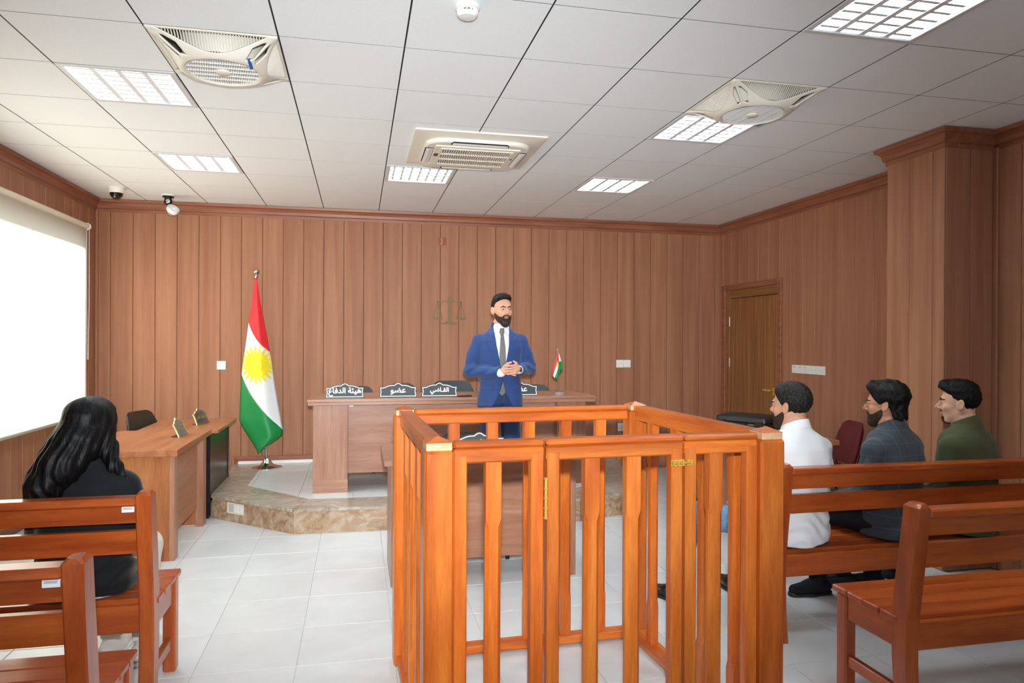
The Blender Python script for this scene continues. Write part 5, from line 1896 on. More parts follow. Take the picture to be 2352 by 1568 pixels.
def hands_m(P):
    # his right hand (picture left): back of the hand and thumb, its fingertips show beyond the other hand
    e = chain(P, [(-0.055, -0.192, 1.083), (-0.022, -0.214, 1.092), (0.012, -0.232, 1.100)], [0.023, 0.024, 0.024], 0.02)
    e = smin(e, ell(P, (-0.006, -0.230, 1.102), (0.034, 0.019, 0.038)), 0.014)
    for z, L_ in ((1.118, 1.0), (1.097, 0.95), (1.078, 0.8)):
        e = smin(e, finger_chain(P, (0.040, -0.254, z - 0.008), (0.92, -0.28, -0.22), (0, -1, 0.1), [0.034 * L_, 0.022 * L_, 0.016 * L_], (0.0, 0.45, 0.5), 0.0082), 0.004)
    e = smin(e, chain(P, [(-0.014, -0.236, 1.132), (0.010, -0.264, 1.160), (0.040, -0.274, 1.172)], [0.0125, 0.0105, 0.0085], 0.008), 0.006)
    # his left hand (picture right) on top: four fingers wrap towards picture left
    d = chain(P, [(0.135, -0.190, 1.108), (0.104, -0.222, 1.114), (0.086, -0.246, 1.112)], [0.023, 0.024, 0.022], 0.02)
    d = smin(d, ell(P, (0.094, -0.243, 1.115), (0.028, 0.020, 0.038)), 0.013)
    for i, (z, L_) in enumerate(((1.148, 0.92), (1.1265, 1.0), (1.105, 0.95), (1.0845, 0.80))):
        f_ = finger_chain(P, (0.080, -0.264 + 0.002 * i, z), (-0.97, -0.20, -0.10 - 0.03 * i), (0.0, -1, 0), [0.044 * L_, 0.030 * L_, 0.024 * L_], (-0.06, 0.42, 0.40), 0.0102)
        f_ = np.minimum(f_, ell(P, (0.078, -0.268 + 0.002 * i, z), (0.0125, 0.0112, 0.0108)))
        d = np.minimum(d, f_)
    d = smin(d, chain(P, [(0.106, -0.240, 1.140), (0.086, -0.262, 1.166), (0.062, -0.272, 1.180)], [0.0125, 0.0105, 0.0085], 0.008), 0.006)
    return np.minimum(d, e)


def body_m(P):
    d = Hm.skin(P)
    d = smin(d, stack(P, [(z, a - 0.028, b - 0.028, c) for z, a, b, c in TOR[:-3]] + [(1.44, 0.075, 0.058, 0.014), (1.52, 0.056, 0.052, 0.006)]), 0.03)
    for a in (ARM_L, ARM_R):
        d = smin(d, chain(P, a, [0.040, 0.034, 0.024], 0.02), 0.03)
    return np.minimum(d, hands_m(P))


solid('body', body_m, A3(-0.34, -0.30, 0.84), A3(0.34, 0.17, 1.80), 0.0034, MAT['skin'], man, 1, Hm.tint(SKIN, LIP))
eyes(Hm, man, -0.30)
brows(Hm, MAT['hair_m'], man)


def hair_m(P):
    L_ = Hm.loc(P)
    x, y, z = L_[:, 0], L_[:, 1], L_[:, 2]
    d = Hm.skull(L_) - 0.0045
    top = ell(L_, (0, 0.002, 0.078), (0.072, 0.104, 0.058))
    top = smin(top, ell(L_, (0.0, 0.050, 0.100), (0.055, 0.036, 0.030)), 0.02)
    d = smin(d, top + 0.0035 * wob(L_ * A3(1, 0.25, 1), 190), 0.012)
    yl = np.interp(z, [-0.05, 0.0, 0.03, 0.055, 0.080, 0.095, 0.12], [0.006, 0.010, 0.020, 0.034, 0.060, 0.084, 0.092])
    zl = np.interp(y, [-0.10, -0.055, -0.03, -0.008, 0.02], [-0.085, -0.082, -0.026, -0.034, -0.032])
    d = d + 0.010 * np.exp(-np.clip(yl - y, 0, 1) / 0.010) + 0.005 * np.exp(-np.clip(z - zl, 0, 1) / 0.008)
    d = smax(d, y - yl, 0.006)
    d = smax(d, zl - z, 0.006)
    return d * Hm.s


solid('hair', hair_m, Hm.c - 0.15, Hm.c + A3(0.15, 0.15, 0.19), 0.003, MAT['hair_m'], man, 1)
beard(Hm, MAT['beard_m'], man, 0.003, 0.0055, low=0.012)


def shirt_m(P):
    d = stack(P, [(z, a - 0.014, b - 0.014, c) for z, a, b, c in TOR[:-3]] + [(1.44, 0.098, 0.080, 0.006), (1.475, 0.070, 0.070, 0.0), (1.505, 0.062, 0.063, -0.002)])
    # collar band and points
    d = smin(d, smax(smax(cap(P, (0, 0.006, 1.468), (0, -0.004, 1.50), 0.067, 0.063), 1.455 - P[:, 2], 0.004), P[:, 2] - 1.512 - 0.15 * P[:, 1], 0.003), 0.004)
    for s in (-1, 1):
        a = ARM_L if s < 0 else ARM_R
        w_, e_ = A3(*a[2]), A3(*a[1])
        v = (w_ - e_) / np.linalg.norm(w_ - e_)
        d = np.minimum(d, cap(P, tuple(w_ - v * 0.06), tuple(w_ + v * (0.020 if s < 0 else 0.004)), 0.038, 0.036))
    return d


solid('shirt', shirt_m, A3(-0.34, -0.27, 0.84), A3(0.34, 0.17, 1.53), 0.0042, MAT['shirt_w'], man, 1)


for s in (-1, 1):
    cw_ = MB()
    q0 = [(s * 0.010, -0.078, 1.474), (s * 0.040, -0.062, 1.496), (s * 0.066, -0.018, 1.514), (s * 0.074, -0.030, 1.486), (s * 0.058, -0.090, 1.425), (s * 0.046, -0.108, 1.408), (s * 0.026, -0.096, 1.440)]
    cw_.loft([q0, [(x * 0.99, y + 0.008, z - 0.002) for x, y, z in q0]])
    cw_.obj('collar_wing', MAT['shirt_w'], man)


def tie_m(P):
    front = np.interp(P[:, 2], [0.9, 1.05, 1.2, 1.3, 1.38, 1.44, 1.47], [-0.106, -0.112, -0.124, -0.122, -0.108, -0.088, -0.080])
    hw = np.interp(P[:, 2], [0.875, 0.905, 1.05, 1.30, 1.395, 1.41, 1.43, 1.462], [0.002, 0.034, 0.036, 0.024, 0.014, 0.014, 0.021, 0.019])
    d = np.maximum(np.abs(P[:, 0] + 0.002) - hw, np.abs(P[:, 1] - front - 0.002 - 0.006 * (P[:, 2] > 1.4)) - np.where(P[:, 2] > 1.405, 0.013, 0.007))
    return np.maximum(d, np.maximum(0.875 - P[:, 2], P[:, 2] - 1.464))


solid('tie', tie_m, A3(-0.05, -0.16, 0.86), A3(0.05, -0.05, 1.48), 0.0032, MAT['tie'], man, 1)


def jopen(z):
    """half width of the front opening"""
    return np.interp(z, [0.76, 0.80, 0.86, 0.93, 0.99, 1.02, 1.05, 1.20, 1.32, 1.42, 1.50], [0.115, 0.082, 0.048, 0.020, 0.004, 0.0, 0.004, 0.036, 0.058, 0.066, 0.070])


def jacket_solid(P, g=0.0):
    JT = [(0.765, 0.205, 0.140, 0.004)] + [(0.86, 0.196, 0.136, 0.0), (0.97, 0.184, 0.130, -0.004)] + [(z, a + 0.006, b + 0.004, c) for z, a, b, c in TOR[2:]]
    d = stack(P, [(z, a + g, b + g, c) for z, a, b, c in JT])
    for s, a in ((-1, ARM_L), (1, ARM_R)):
        w_, e_ = A3(*a[2]), A3(*a[1])
        w2 = tuple(w_ - (w_ - e_) * (0.02 if s < 0 else 0.10))
        m1 = tuple((A3(*a[0]) + e_) / 2 + A3(s * 0.006, 0.01, 0))
        q = chain(P, [a[0], m1, a[1], w2], [0.064 + g, 0.064 + g, 0.057 + g, 0.044 + g], 0.03)
        fold = 0.0055 * np.sin((P[:, 2] * 75 + P[:, 0] * 55 * s)) * np.exp(-((P[:, 2] - 1.10) / 0.07) ** 2)
        q = q + fold
        ww = w_ - (w_ - e_) * (0.0 if s < 0 else 0.08)
        v = (w_ - e_) / np.linalg.norm(w_ - e_)
        q = smax(q, (P - ww) @ v, 0.004)
        d = smin(d, q, 0.018)
    return d


def jacket_m(P):
    d = jacket_solid(P) + 0.0035 * wob(P, 26, 1.0)
    z = P[:, 2]
    d = smax(d, 0.780 + 0.02 * np.abs(P[:, 0]) - z, 0.004)
    cut = np.maximum(np.abs(P[:, 0]) - jopen(z), P[:, 1] + 0.035)
    d = smax(d, -cut, 0.004)
    inner = stack(P, [(z_, a - 0.010, b - 0.010, c) for z_, a, b, c in [(0.76, 0.192, 0.128, 0.004)] + TOR[:-2]])
    d = smax(d, -np.maximum(inner, z - 0.95), 0.004)
    d = smax(d, -cap(P, (0, 0.002, 1.49), (0, -0.012, 1.56), 0.064, 0.064), 0.004)
    return d


solid('jacket', jacket_m, A3(-0.37, -0.28, 0.74), A3(0.37, 0.19, 1.53), 0.0045, MAT['suit'], man, 1)
for s in (-1, 1):
    def lapel(P, s=s):
        z = P[:, 2]
        x = P[:, 0] * s
        o = jopen(z)
        wd = np.interp(z, [1.03, 1.20, 1.34, 1.395, 1.40, 1.405, 1.46, 1.50], [0.012, 0.055, 0.078, 0.082, 0.052, 0.060, 0.040, 0.03])
        d = jacket_solid(P, 0.006)
        d = np.maximum(d, np.maximum(o - 0.001 - x, x - o - wd))
        d = np.maximum(d, -jacket_solid(P, -0.004))
        return np.maximum(np.maximum(d, P[:, 1] + 0.01), 1.03 - z)
    solid('lapel', lapel, A3(-0.17, -0.17, 1.02), A3(0.17, 0.02, 1.52), 0.0036, MAT['suit'], man, 1)
    def flap(P, s=s):
        d = jacket_solid(P, 0.005)
        d = np.maximum(d, -jacket_solid(P, -0.003))
        q = P[:, 2] - (0.965 + 0.10 * (P[:, 0] * s - 0.11))
        return np.maximum(np.maximum(d, np.maximum(0.085 - P[:, 0] * s, P[:, 0] * s - 0.178)), np.maximum(np.maximum(q, -q - 0.042), P[:, 1] + 0.01))
    solid('pocket_flap', flap, A3(-0.2, -0.17, 0.90), A3(0.2, 0.02, 1.0), 0.0036, MAT['suit'], man, 1)
bt = MB().lathe([(0.0, 0.003), (0.008, 0.002), (0.009, -0.002)], 14, mtx=Matrix.Translation((-0.022, -0.140, 0.985)) @ Matrix.Rotation(PI / 2, 4, 'X'))
bt.obj('button', MAT['black'], man, smooth=0.6)
MB().tube([(0.104, -0.108, 1.392), (0.100, -0.112, 1.384), (0.108, -0.111, 1.380)], 0.002, 6).obj('lapel_pin', MAT['steel'], man)


def trousers_m(P):
    d = stack(P, [(0.80, 0.165, 0.112, 0.004), (0.90, 0.166, 0.112, 0.002), (1.0, 0.155, 0.106, 0.0)])
    for s in (-1, 1):
        q = chain(P, [(s * 0.085, 0.006, 0.84), (s * 0.098, -0.004, 0.50), (s * 0.108, 0.02, 0.06)], [0.098, 0.078, 0.060], 0.03)
        q = q + 0.003 * np.sin(P[:, 2] * 60 + P[:, 0] * 30) * np.exp(-((P[:, 2] - 0.12) / 0.1) ** 2)
        d = smin(d, smax(q, 0.03 - P[:, 2], 0.004), 0.02)
    d = d + 0.003 * np.exp(-(P[:, 0] / 0.01) ** 2) * (P[:, 1] < 0)
    return d


solid('trousers', trousers_m, A3(-0.21, -0.14, 0.02), A3(0.21, 0.15, 1.01), 0.0055, MAT['suit_dark'], man, 1)
MAT['shoe'] = plain('black_shoe', '#0e0d0d', 0.3, coat=0.3)
for s in (-1, 1):
    def shoe(P, s=s):
        d = chain(P, [(s * 0.108, 0.055, 0.045), (s * 0.112, -0.06, 0.040), (s * 0.118, -0.16, 0.030)], [0.038, 0.042, 0.030], 0.03)
        return np.maximum(d, 0.001 - P[:, 2])
    solid('shoe', shoe, A3(-0.2, -0.24, 0.0), A3(0.2, 0.14, 0.11), 0.005, MAT['shoe'], man, 1)
# watch
wv_ = A3(*ARM_R[2]) - A3(*ARM_R[1]); wv_ /= np.linalg.norm(wv_)
wc = Vector(tuple(A3(*ARM_R[2]) + wv_ * 0.008))
rot = Vector(tuple(wv_)).to_track_quat('Z', 'Y').to_matrix().to_4x4()
wt = MB(); wt.lathe([(0.028, -0.012), (0.031, -0.012), (0.031, 0.012), (0.028, 0.012)], 24, cap=False, mtx=Matrix.Translation(wc) @ rot)
wto = wt.obj('watch_strap', MAT['black'], man, smooth=0.6)
fd = Vector((0.35, -0.92, 0.15)).normalized()
wf = MB(); wf.box(-0.017, 0.017, -0.020, 0.020, 0.026, 0.037, 0.004, mtx=Matrix.Translation(wc) @ fd.to_track_quat('Z', 'Y').to_matrix().to_4x4())
wf.obj('watch_face', plain('watch_glass', '#0c0e12', 0.08, coat=0.6), wto)
# ================================================================== seated people
def grow(tab, g):
    return [(t[0], t[1] + g, t[2] + g) + tuple(t[3:]) for t in tab]


def hair_field(H, inflate, top_c, top_r, yl, zl, wave=0.0, wf=120, extra=None):
    def F(P):
        L_ = H.loc(P)
        y, z = L_[:, 1], L_[:, 2]
        d = H.skull(L_) - inflate
        d = smin(d, ell(L_, top_c, top_r), 0.014)
        if extra is not None:
            d = smin(d, extra(L_), 0.014)
        d = d + wave * wob(L_, wf, 0.7)
        a_, b_ = np.interp(z, *yl), np.interp(y, *zl)
        d = d + 0.010 * np.exp(-np.clip(a_ - y, 0, 1) / 0.010) + 0.004 * np.exp(-np.clip(z - b_, 0, 1) / 0.008)
        d = smax(d, y - a_, 0.006)
        d = smax(d, b_ - z, 0.006)
        return d * H.s
    return F


def seated(label, loc, rz, Hd, tor, arms, legs, mats, shirt_low=0.468, collar=True, feet=True, fold=0.0055):
    root = thing('person', label, 'person', loc, rz)
    body_t = [(max(z, 0.52), a - 0.03, b - 0.03, c) for z, a, b, c in tor]

    def body(P):
        d = Hd.skin(P)
        d = smin(d, stack(P, body_t[:-2] + [(body_t[-2][0], 0.066, 0.058, body_t[-2][3]), (body_t[-1][0], 0.056, 0.054, body_t[-1][3])]), 0.03)
        for a in arms:
            d = smin(d, chain(P, a[:3], [0.042, 0.034, 0.024], 0.02), 0.03)
            w_, f_ = A3(*a[2]), A3(*a[3])
            v = (f_ - w_) / np.linalg.norm(f_ - w_)
            sd_ = np.cross(v, A3(0, 0, 1)); sd_ /= np.linalg.norm(sd_)
            d = smin(d, ell(P, tuple(w_ + v * 0.045), (0.040, 0.045, 0.020)), 0.02)
            for q, L2 in ((-1.5, 0.8), (-0.5, 0.96), (0.5, 1.0), (1.5, 0.92)):
                d = smin(d, finger_chain(P, tuple(w_ + v * 0.075 + sd_ * 0.017 * q), tuple(v), (0, 0, 1), [0.042 * L2, 0.027 * L2, 0.020 * L2], (0.25, 0.35, 0.3), 0.0085), 0.005)
            d = smin(d, chain(P, [tuple(w_ + v * 0.03 + sd_ * 0.026 * a[4]), tuple(w_ + v * 0.065 + sd_ * 0.05 * a[4]), tuple(w_ + v * 0.09 + sd_ * 0.052 * a[4])], [0.013, 0.011, 0.009], 0.008), 0.008)
        return d

    lo = A3(-0.36, -0.24, 0.44); hi = A3(0.36, 0.62, Hd.c[2] + 0.15)
    solid('body', body, lo, hi, 0.0045, MAT['skin'], root, 1, Hd.tint(mats['skin'], LIP))

    def shirt(P):
        d = stack(P, grow(tor, 0.0))
        for a in arms:
            w_, e_ = A3(*a[2]), A3(*a[1])
            m1 = tuple((A3(*a[0]) + e_) / 2 + A3(0, -0.012, 0))
            q = chain(P, [a[0], m1, a[1], tuple(w_ - (w_ - e_) * 0.06)], [0.062, 0.063, 0.055, 0.040], 0.03)
            v = (w_ - e_) / np.linalg.norm(w_ - e_)
            q = smax(q, (P - (w_ - (w_ - e_) * 0.04)) @ v, 0.004)
            d = smin(d, q, 0.028)
        d = d + fold * np.sin(P[:, 2] * 70 + 6 * np.sin(P[:, 0] * 14)) * np.exp(-((P[:, 2] - 0.56) / 0.09) ** 2) + fold * 0.7 * wob(P, 26, loc[0])
        d = smax(d, shirt_low + 0.006 * (1 + np.sin(P[:, 0] * 20)) - P[:, 2], 0.006)
        top = tor[-2]
        d = smax(d, P[:, 2] - top[0] - 0.004 + 0.55 * np.clip(P[:, 1] - top[3], -0.05, 0.2), 0.004)
        if collar:
            zc_ = top[0]
            ring = np.abs(np.sqrt(P[:, 0] ** 2 + ((P[:, 1] - top[3]) * 1.05) ** 2) - 0.0675 - 0.30 * (zc_ + 0.020 - P[:, 2])) - 0.006
            ring = np.maximum(ring, np.abs(P[:, 2] - (zc_ + 0.002) + 0.45 * np.clip(P[:, 1] - top[3], -0.05, 0.2)) - 0.024)
            d = smin(d, ring, 0.006)
        return d
    solid('shirt', shirt, A3(-0.38, -0.26, 0.40), A3(0.38, 0.62, tor[-1][0] + 0.08), 0.0054, mats['shirt'], root, 2)

    def trousers(P):
        d = stack(P, [(0.462, tor[0][1] - 0.03, tor[0][2] - 0.02, tor[0][3]), (0.56, tor[0][1] - 0.02, tor[0][2] - 0.02, tor[0][3]), (0.64, tor[0][1] - 0.03, tor[0][2] - 0.03, tor[0][3])])
        for g in legs:
            q = chain(P, g, [0.082, 0.072, 0.052], 0.03)
            q = q + 0.003 * np.sin(P[:, 2] * 80 + P[:, 0] * 20) * np.exp(-((P[:, 2] - 0.15) / 0.12) ** 2)
            q = smax(q, g[2][2] - 0.02 - P[:, 2], 0.006)
            d = smin(d, q, 0.03)
        return smax(d, np.where(P[:, 1] < 0.30, 0.4645, -1.0) - P[:, 2], 0.004)
    xs = [p[0] for g in legs for p in g]; ys = [p[1] for g in legs for p in g]
    solid('trousers', trousers, A3(min(xs) - 0.13, -0.2, 0.03), A3(max(xs) + 0.13, max(ys) + 0.13, 0.68), 0.0075, mats['trousers'], root, 1)
    if feet:
        for g, dr in zip(legs, mats['toes']):
            ax, ay, az = g[2]
            n_ = math.hypot(*dr)
            dx, dy = dr[0] / n_, dr[1] / n_

            def shoe(P, ax=ax, ay=ay, dx=dx, dy=dy):
                d = chain(P, [(ax - dx * 0.05, ay - dy * 0.05, 0.050), (ax + dx * 0.05, ay + dy * 0.05, 0.046), (ax + dx * 0.155, ay + dy * 0.155, 0.036)], [0.040, 0.043, 0.034], 0.03)
                d = smin(d, cap(P, (ax, ay, 0.06), (ax, ay, 0.095), 0.043, 0.038), 0.03)
                return np.maximum(d, 0.014 - P[:, 2])

            def sole(P, ax=ax, ay=ay, dx=dx, dy=dy):
                Q = P * A3(1, 1, 0)
                d = chain(Q, [(ax - dx * 0.052, ay - dy * 0.052, 0), (ax + dx * 0.05, ay + dy * 0.05, 0), (ax + dx * 0.158, ay + dy * 0.158, 0)], [0.042, 0.044, 0.037], 0.03)
                return np.maximum(d, np.maximum(0.001 - P[:, 2], P[:, 2] - 0.022))
            so = solid('shoe', shoe, A3(ax - 0.25, ay - 0.25, 0.0), A3(ax + 0.25, ay + 0.25, 0.15), 0.005, mats['shoe'], root, 1)
            solid('sole', sole, A3(ax - 0.25, ay - 0.25, -0.01), A3(ax + 0.25, ay + 0.25, 0.04), 0.005, mats['sole'], so, 1)
    return root


MAT['shirt_g'] = cloth('grey_check_shirt', '#3a4147', 0.8, 0.08, 200, 0.05, 0.1, checks=15.0)
MAT['shirt_o'] = cloth('olive_shirt', '#464a2c', 0.8, 0.08, 200, 0.05, 0.1)
MAT['jeans'] = cloth('blue_jeans', '#6b90b4', 0.85, 0.25, 40, 0.08)
MAT['trs_b'] = cloth('black_trousers', '#14161a', 0.8, 0.1, 200, 0.05)
MAT['sole_w'] = plain('white_sole', '#d9d9d6', 0.6)
MAT['hair_1'] = hair_mat('greying_short_hair', '#1c1918', '#4a4643', 0.6, (240, 240, 60), 0.4)
MAT['hair_2'] = hair_mat('black_wavy_hair', '#080707', '#1d1a19', 0.55, (90, 90, 40), 0.5)
MAT['hair_3'] = hair_mat('black_hair', '#080707', '#191716', 0.6, (200, 200, 60), 0.4)
MAT['stubble'] = hair_mat('dark_stubble', '#3a2a21', '#5a463a', 0.7, (300, 300, 120))

TS1 = [(0.455, 0.190, 0.150, 0.00), (0.56, 0.188, 0.148, 0.0), (0.66, 0.172, 0.132, -0.004), (0.78, 0.182, 0.132, -0.008), (0.88, 0.206, 0.134, -0.010), (0.975, 0.212, 0.120, -0.006), (1.025, 0.182, 0.100, 0.0), (1.062, 0.120, 0.082, 0.004), (1.092, 0.074, 0.072, 0.000), (1.12, 0.064, 0.064, 0.004)]
ARMS1 = [((-0.206, 0.0, 0.962), (-0.245, 0.045, 0.70), (-0.150, 0.285, 0.635), (-0.10, 0.37, 0.60), 1), ((0.206, 0.0, 0.962), (0.245, 0.045, 0.70), (0.150, 0.285, 0.635), (0.10, 0.37, 0.60), -1)]

ARMS2 = [((-0.198, 0.0, 0.962), (-0.210, 0.06, 0.70), (-0.120, 0.285, 0.635), (-0.07, 0.37, 0.60), 1), ((0.198, 0.0, 0.962), (0.210, 0.06, 0.70), (0.120, 0.285, 0.635), (0.07, 0.37, 0.60), -1)]
# man in white shirt
H1 = Head((0.0, 0.035, 1.205), 0.20, -0.03, 0.0, 1.02, 1.0, 1.0)
man1 = seated('bearded man in white shirt and jeans on front right bench', (2.352, 3.435, 0), 0.30, H1, TS1, ARMS1,
              [((-0.09, 0.04, 0.545), (-0.335, 0.46, 0.555), (-0.31, 0.58, 0.11)), ((0.09, 0.04, 0.545), (0.12, 0.46, 0.545), (0.11, 0.52, 0.11))],
              dict(skin=srgb('#cf9a7e'), shirt=MAT['shirt_w'], trousers=MAT['jeans'], shoe=MAT['shoe'], sole=MAT['black'], toes=[(-0.35, 1.0), (0.1, 1.0)]))
eyes(H1, man1); brows(H1, MAT['hair_3'], man1)
solid('hair', hair_field(H1, 0.0065, (0, -0.004, 0.066), (0.074, 0.098, 0.066), ([-0.05, 0.0, 0.03, 0.06, 0.085, 0.12], [0.012, 0.016, 0.040, 0.064, 0.088, 0.09]), ([-0.12, -0.06, -0.035, -0.010, 0.02], [-0.098, -0.092, -0.026, -0.034, -0.036]), 0.0018, 160), H1.c - 0.16, H1.c + 0.17, 0.003, MAT['hair_1'], man1, 1)
beard(H1, MAT['stubble'], man1, 0.003, 0.0055)

# man in grey check shirt with glasses
H2 = Head((0.0, 0.040, 1.205), 0.30, -0.02, 0.0, 1.0, 1.05, 0.98)
man2 = seated('man with wavy black hair and glasses in dark grey check shirt', (2.968, 3.435, 0), 0.38, H2, [(z, a - (0.008 if z < 1.05 else 0), b, c) for z, a, b, c in TS1], ARMS2,
              [((-0.09, 0.04, 0.545), (-0.10, 0.44, 0.555), (-0.03, 0.44, 0.11)), ((0.09, 0.04, 0.545), (0.16, 0.44, 0.55), (0.21, 0.42, 0.11))],
              dict(skin=srgb('#c68f70'), shirt=MAT['shirt_g'], trousers=MAT['trs_b'], shoe=MAT['trs_b'], sole=MAT['black'], toes=[(-0.8, 0.35), (-0.5, 0.8)]))
eyes(H2, man2); brows(H2, MAT['hair_3'], man2)


def curls(L_):
    d = ell(L_, (0, -0.070, -0.040), (0.066, 0.042, 0.056))
    for (x, y, z, r) in ((-0.045, -0.074, -0.072, 0.026), (0.0, -0.085, -0.080, 0.026), (0.045, -0.074, -0.072, 0.026), (-0.055, -0.055, -0.06, 0.026), (0.055, -0.055, -0.06, 0.026)):
        d = smin(d, ell(L_, (x, y, z), (r, r, r)), 0.012)
    return smin(d, ell(L_, (-0.01, 0.055, 0.098), (0.058, 0.045, 0.036)), 0.02)


solid('hair', hair_field(H2, 0.014, (0, -0.018, 0.060), (0.088, 0.112, 0.080), ([-0.09, -0.02, 0.0, 0.03, 0.06, 0.085, 0.14], [-0.024, 0.004, 0.022, 0.050, 0.074, 0.100, 0.112]), ([-0.15, -0.06, -0.03, -0.012, 0.03], [-0.112, -0.105, -0.020, 0.004, 0.0]), 0.0055, 75, curls), H2.c - 0.18, H2.c + 0.18, 0.0032, MAT['hair_2'], man2, 1)
beard(H2, MAT['stubble'], man2, 0.003, 0.005)
gl = MB()
for s in (-1, 1):
    ring = [H2.world((s * 0.033 + 0.024 * math.cos(2 * PI * q / 16), 0.106, -0.004 + 0.021 * math.sin(2 * PI * q / 16))) for q in range(17)]
    gl.tube(ring, 0.0013, 6)
    gl.tube([H2.world((s * 0.057, 0.105, 0.004)), H2.world((s * 0.082, 0.05, 0.004)), H2.world((s * 0.086, 0.0, 0.002))], 0.0013, 6)
gl.tube([H2.world((-0.010, 0.108, 0.0)), H2.world((0.010, 0.108, 0.0))], 0.0013, 6)
gl.obj('spectacles', plain('bronze_wire', '#7d7355', 0.3, metal=0.9), man2)

# man in olive shirt
H3 = Head((0.0, 0.040, 1.205), 0.34, -0.03, 0.0, 1.0, 1.1, 0.98)
man3 = seated('man with short black hair and goatee in olive green shirt', (3.468, 3.435, 0), 0.42, H3, [(z, a + (0.006 if z < 1.05 else 0), b + 0.008, c) for z, a, b, c in TS1], ARMS2,
              [((-0.09, 0.04, 0.545), (-0.13, 0.44, 0.555), (-0.12, 0.48, 0.11)), ((0.09, 0.04, 0.545), (0.14, 0.44, 0.55), (0.14, 0.47, 0.11))],
              dict(skin=srgb('#d8a88e'), shirt=MAT['shirt_o'], trousers=MAT['trs_b'], shoe=MAT['trs_b'], sole=MAT['sole_w'], toes=[(-0.2, 1.0), (0.1, 1.0)]))
eyes(H3, man3); brows(H3, MAT['hair_3'], man3, 0.0025, 0.005)
solid('hair', hair_field(H3, 0.0045, (0, 0.002, 0.078), (0.076, 0.106, 0.064), ([-0.05, 0.0, 0.03, 0.055, 0.075, 0.09, 0.14], [0.004, 0.010, 0.030, 0.052, 0.082, 0.110, 0.112]), ([-0.12, -0.055, -0.03, -0.010, 0.02], [-0.088, -0.080, -0.020, -0.014, -0.012]), 0.003, 110,
                         lambda L_: ell(L_, (0, 0.066, 0.102), (0.056, 0.042, 0.034))), H3.c - 0.16, H3.c + 0.18, 0.003, MAT['hair_3'], man3, 1)


def goatee(P):
    L_ = H3.loc(P)
    sk = smin(H3.skull(L_), ell(L_, (0, 0.080, -0.062), (0.026, 0.013, 0.020)), 0.012)
    d = sk - 0.0042 * (1 + 0.2 * wob(L_, 160))
    x, y, z = L_[:, 0], L_[:, 1], L_[:, 2]
    chin = np.maximum(np.maximum(np.abs(x) - 0.030, 0.030 - y), z + 0.082)
    mus = np.maximum(np.maximum(np.abs(x) - 0.027, 0.06 - y), np.abs(z + 0.0475) - 0.004)
    return np.maximum(d, np.minimum(chin, mus)) * H3.s


solid('goatee', goatee, H3.c - 0.16, H3.c + 0.14, 0.0028, MAT['stubble'], man3, 1)

# ------------------------------------------------------------------ woman in black
MAT['black_top'] = cloth('black_blouse', '#0e1013', 0.8, 0.1, 200, 0.05, 0.15)
MAT['cream_trs'] = cloth('cream_trousers', '#ddd8cc', 0.85, 0.05, 200, 0.04)
MAT['hair_w'] = hair_mat('long_black_hair', '#08080a', '#242325', 0.5, (170, 170, 10), 0.3)
MAT['sandal'] = plain('white_strap', '#d8d4cc', 0.6)
Hw = Head((0.01, 0.035, 1.165), -0.28, -0.10, 0.02, 0.97, 0.9, 0.92)
TSW = [(0.455, 0.205, 0.165, -0.005), (0.56, 0.200, 0.160, -0.005), (0.66, 0.180, 0.135, -0.008), (0.78, 0.180, 0.128, -0.012), (0.87, 0.178, 0.124, -0.014), (0.935, 0.174, 0.110, -0.010), (0.985, 0.150, 0.088, -0.002), (1.02, 0.098, 0.072, 0.004), (1.05, 0.066, 0.066, 0.000), (1.08, 0.056, 0.058, 0.004)]
ARMW = [((-0.170, 0.0, 0.915), (-0.212, 0.05, 0.68), (-0.12, 0.28, 0.62), (-0.06, 0.36, 0.60), 1), ((0.170, 0.0, 0.915), (0.212, 0.05, 0.68), (0.12, 0.28, 0.62), (0.06, 0.36, 0.60), -1)]
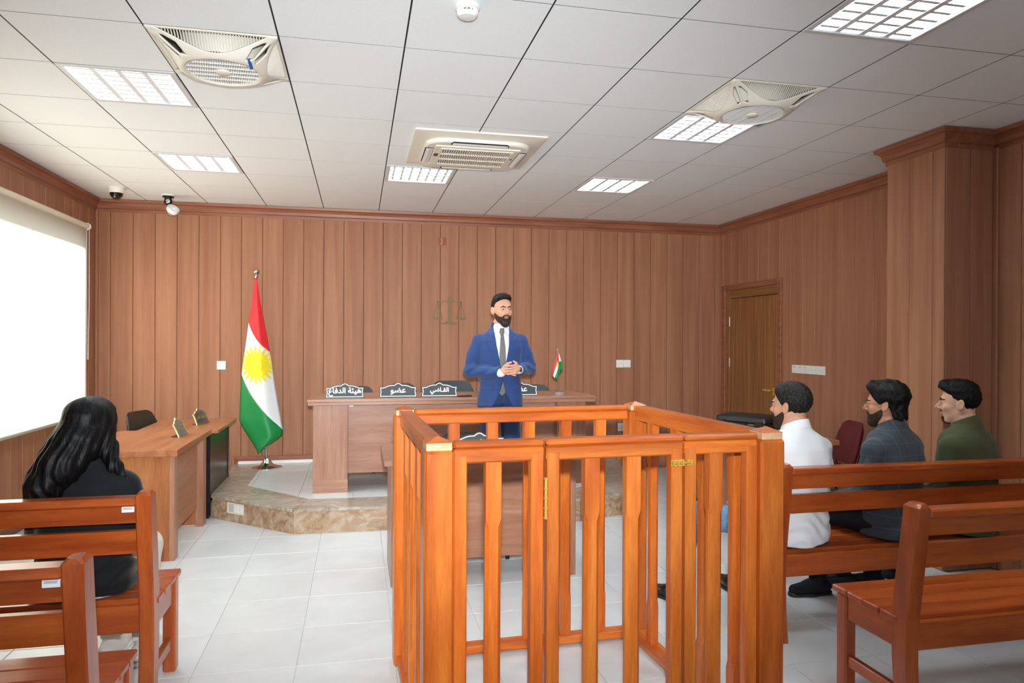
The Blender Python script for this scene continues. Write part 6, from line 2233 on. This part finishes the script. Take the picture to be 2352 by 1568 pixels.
wom = seated('woman with long black hair in black top seen from behind', (-1.160, 3.39, 0), -0.12, Hw, TSW, ARMW,
             [((-0.09, 0.04, 0.545), (-0.10, 0.44, 0.555), (-0.06, 0.38, 0.12)), ((0.09, 0.04, 0.545), (0.075, 0.44, 0.53), (0.11, 0.34, 0.12))],
             dict(skin=srgb('#d9a88f'), shirt=MAT['black_top'], trousers=MAT['cream_trs'], shoe=MAT['sandal'], sole=MAT['sole_w'], toes=[(0.0, 1.0), (0.25, 1.0)]), shirt_low=0.466, collar=False)
eyes(Hw, wom); brows(Hw, MAT['hair_w'], wom)


def hair_w(P):
    L_ = Hw.loc(P)
    y, z = L_[:, 1], L_[:, 2]
    d = Hw.skull(L_) - 0.018
    d = smin(d, ell(L_, (0, -0.018, 0.050), (0.100, 0.118, 0.092)), 0.02)
    d = smin(d, ell(L_, (0, -0.050, -0.05), (0.106, 0.082, 0.11)), 0.03)
    face_cut = np.maximum(np.maximum(np.abs(L_[:, 0] + 0.004) - 0.070, 0.040 - y), z - 0.075)
    d = smax(d, -face_cut, 0.02) * Hw.s
    # fall over the back, mostly to the left, and a lock over the right shoulder
    d = smin(d, chain(P, [(-0.02, -0.035, 1.12), (-0.055, -0.085, 1.02), (-0.105, -0.115, 0.93), (-0.120, -0.125, 0.86), (-0.100, -0.128, 0.82)], [0.098, 0.086, 0.072, 0.048, 0.018], 0.03), 0.035)
    d = smin(d, chain(P, [(-0.06, -0.03, 1.08), (-0.135, -0.06, 0.97), (-0.175, -0.075, 0.90)], [0.08, 0.062, 0.030], 0.03), 0.03)
    d = smin(d, chain(P, [(0.075, 0.02, 1.15), (0.095, 0.0, 1.07), (0.130, -0.03, 1.005), (0.185, -0.035, 0.955)], [0.040, 0.036, 0.028, 0.010], 0.03), 0.02)
    st = np.sin(np.arctan2(P[:, 0] - 0.01, -(P[:, 1] - 0.2)) * 60 + 5 * np.sin(P[:, 2] * 14))
    return d + 0.0030 * st * np.clip((1.22 - P[:, 2]) / 0.15, 0.15, 1) + 0.004 * wob(P, 40, 2.0)


solid('hair', hair_w, A3(-0.30, -0.26, 0.78), A3(0.28, 0.20, 1.34), 0.0034, MAT['hair_w'], wom, 1)
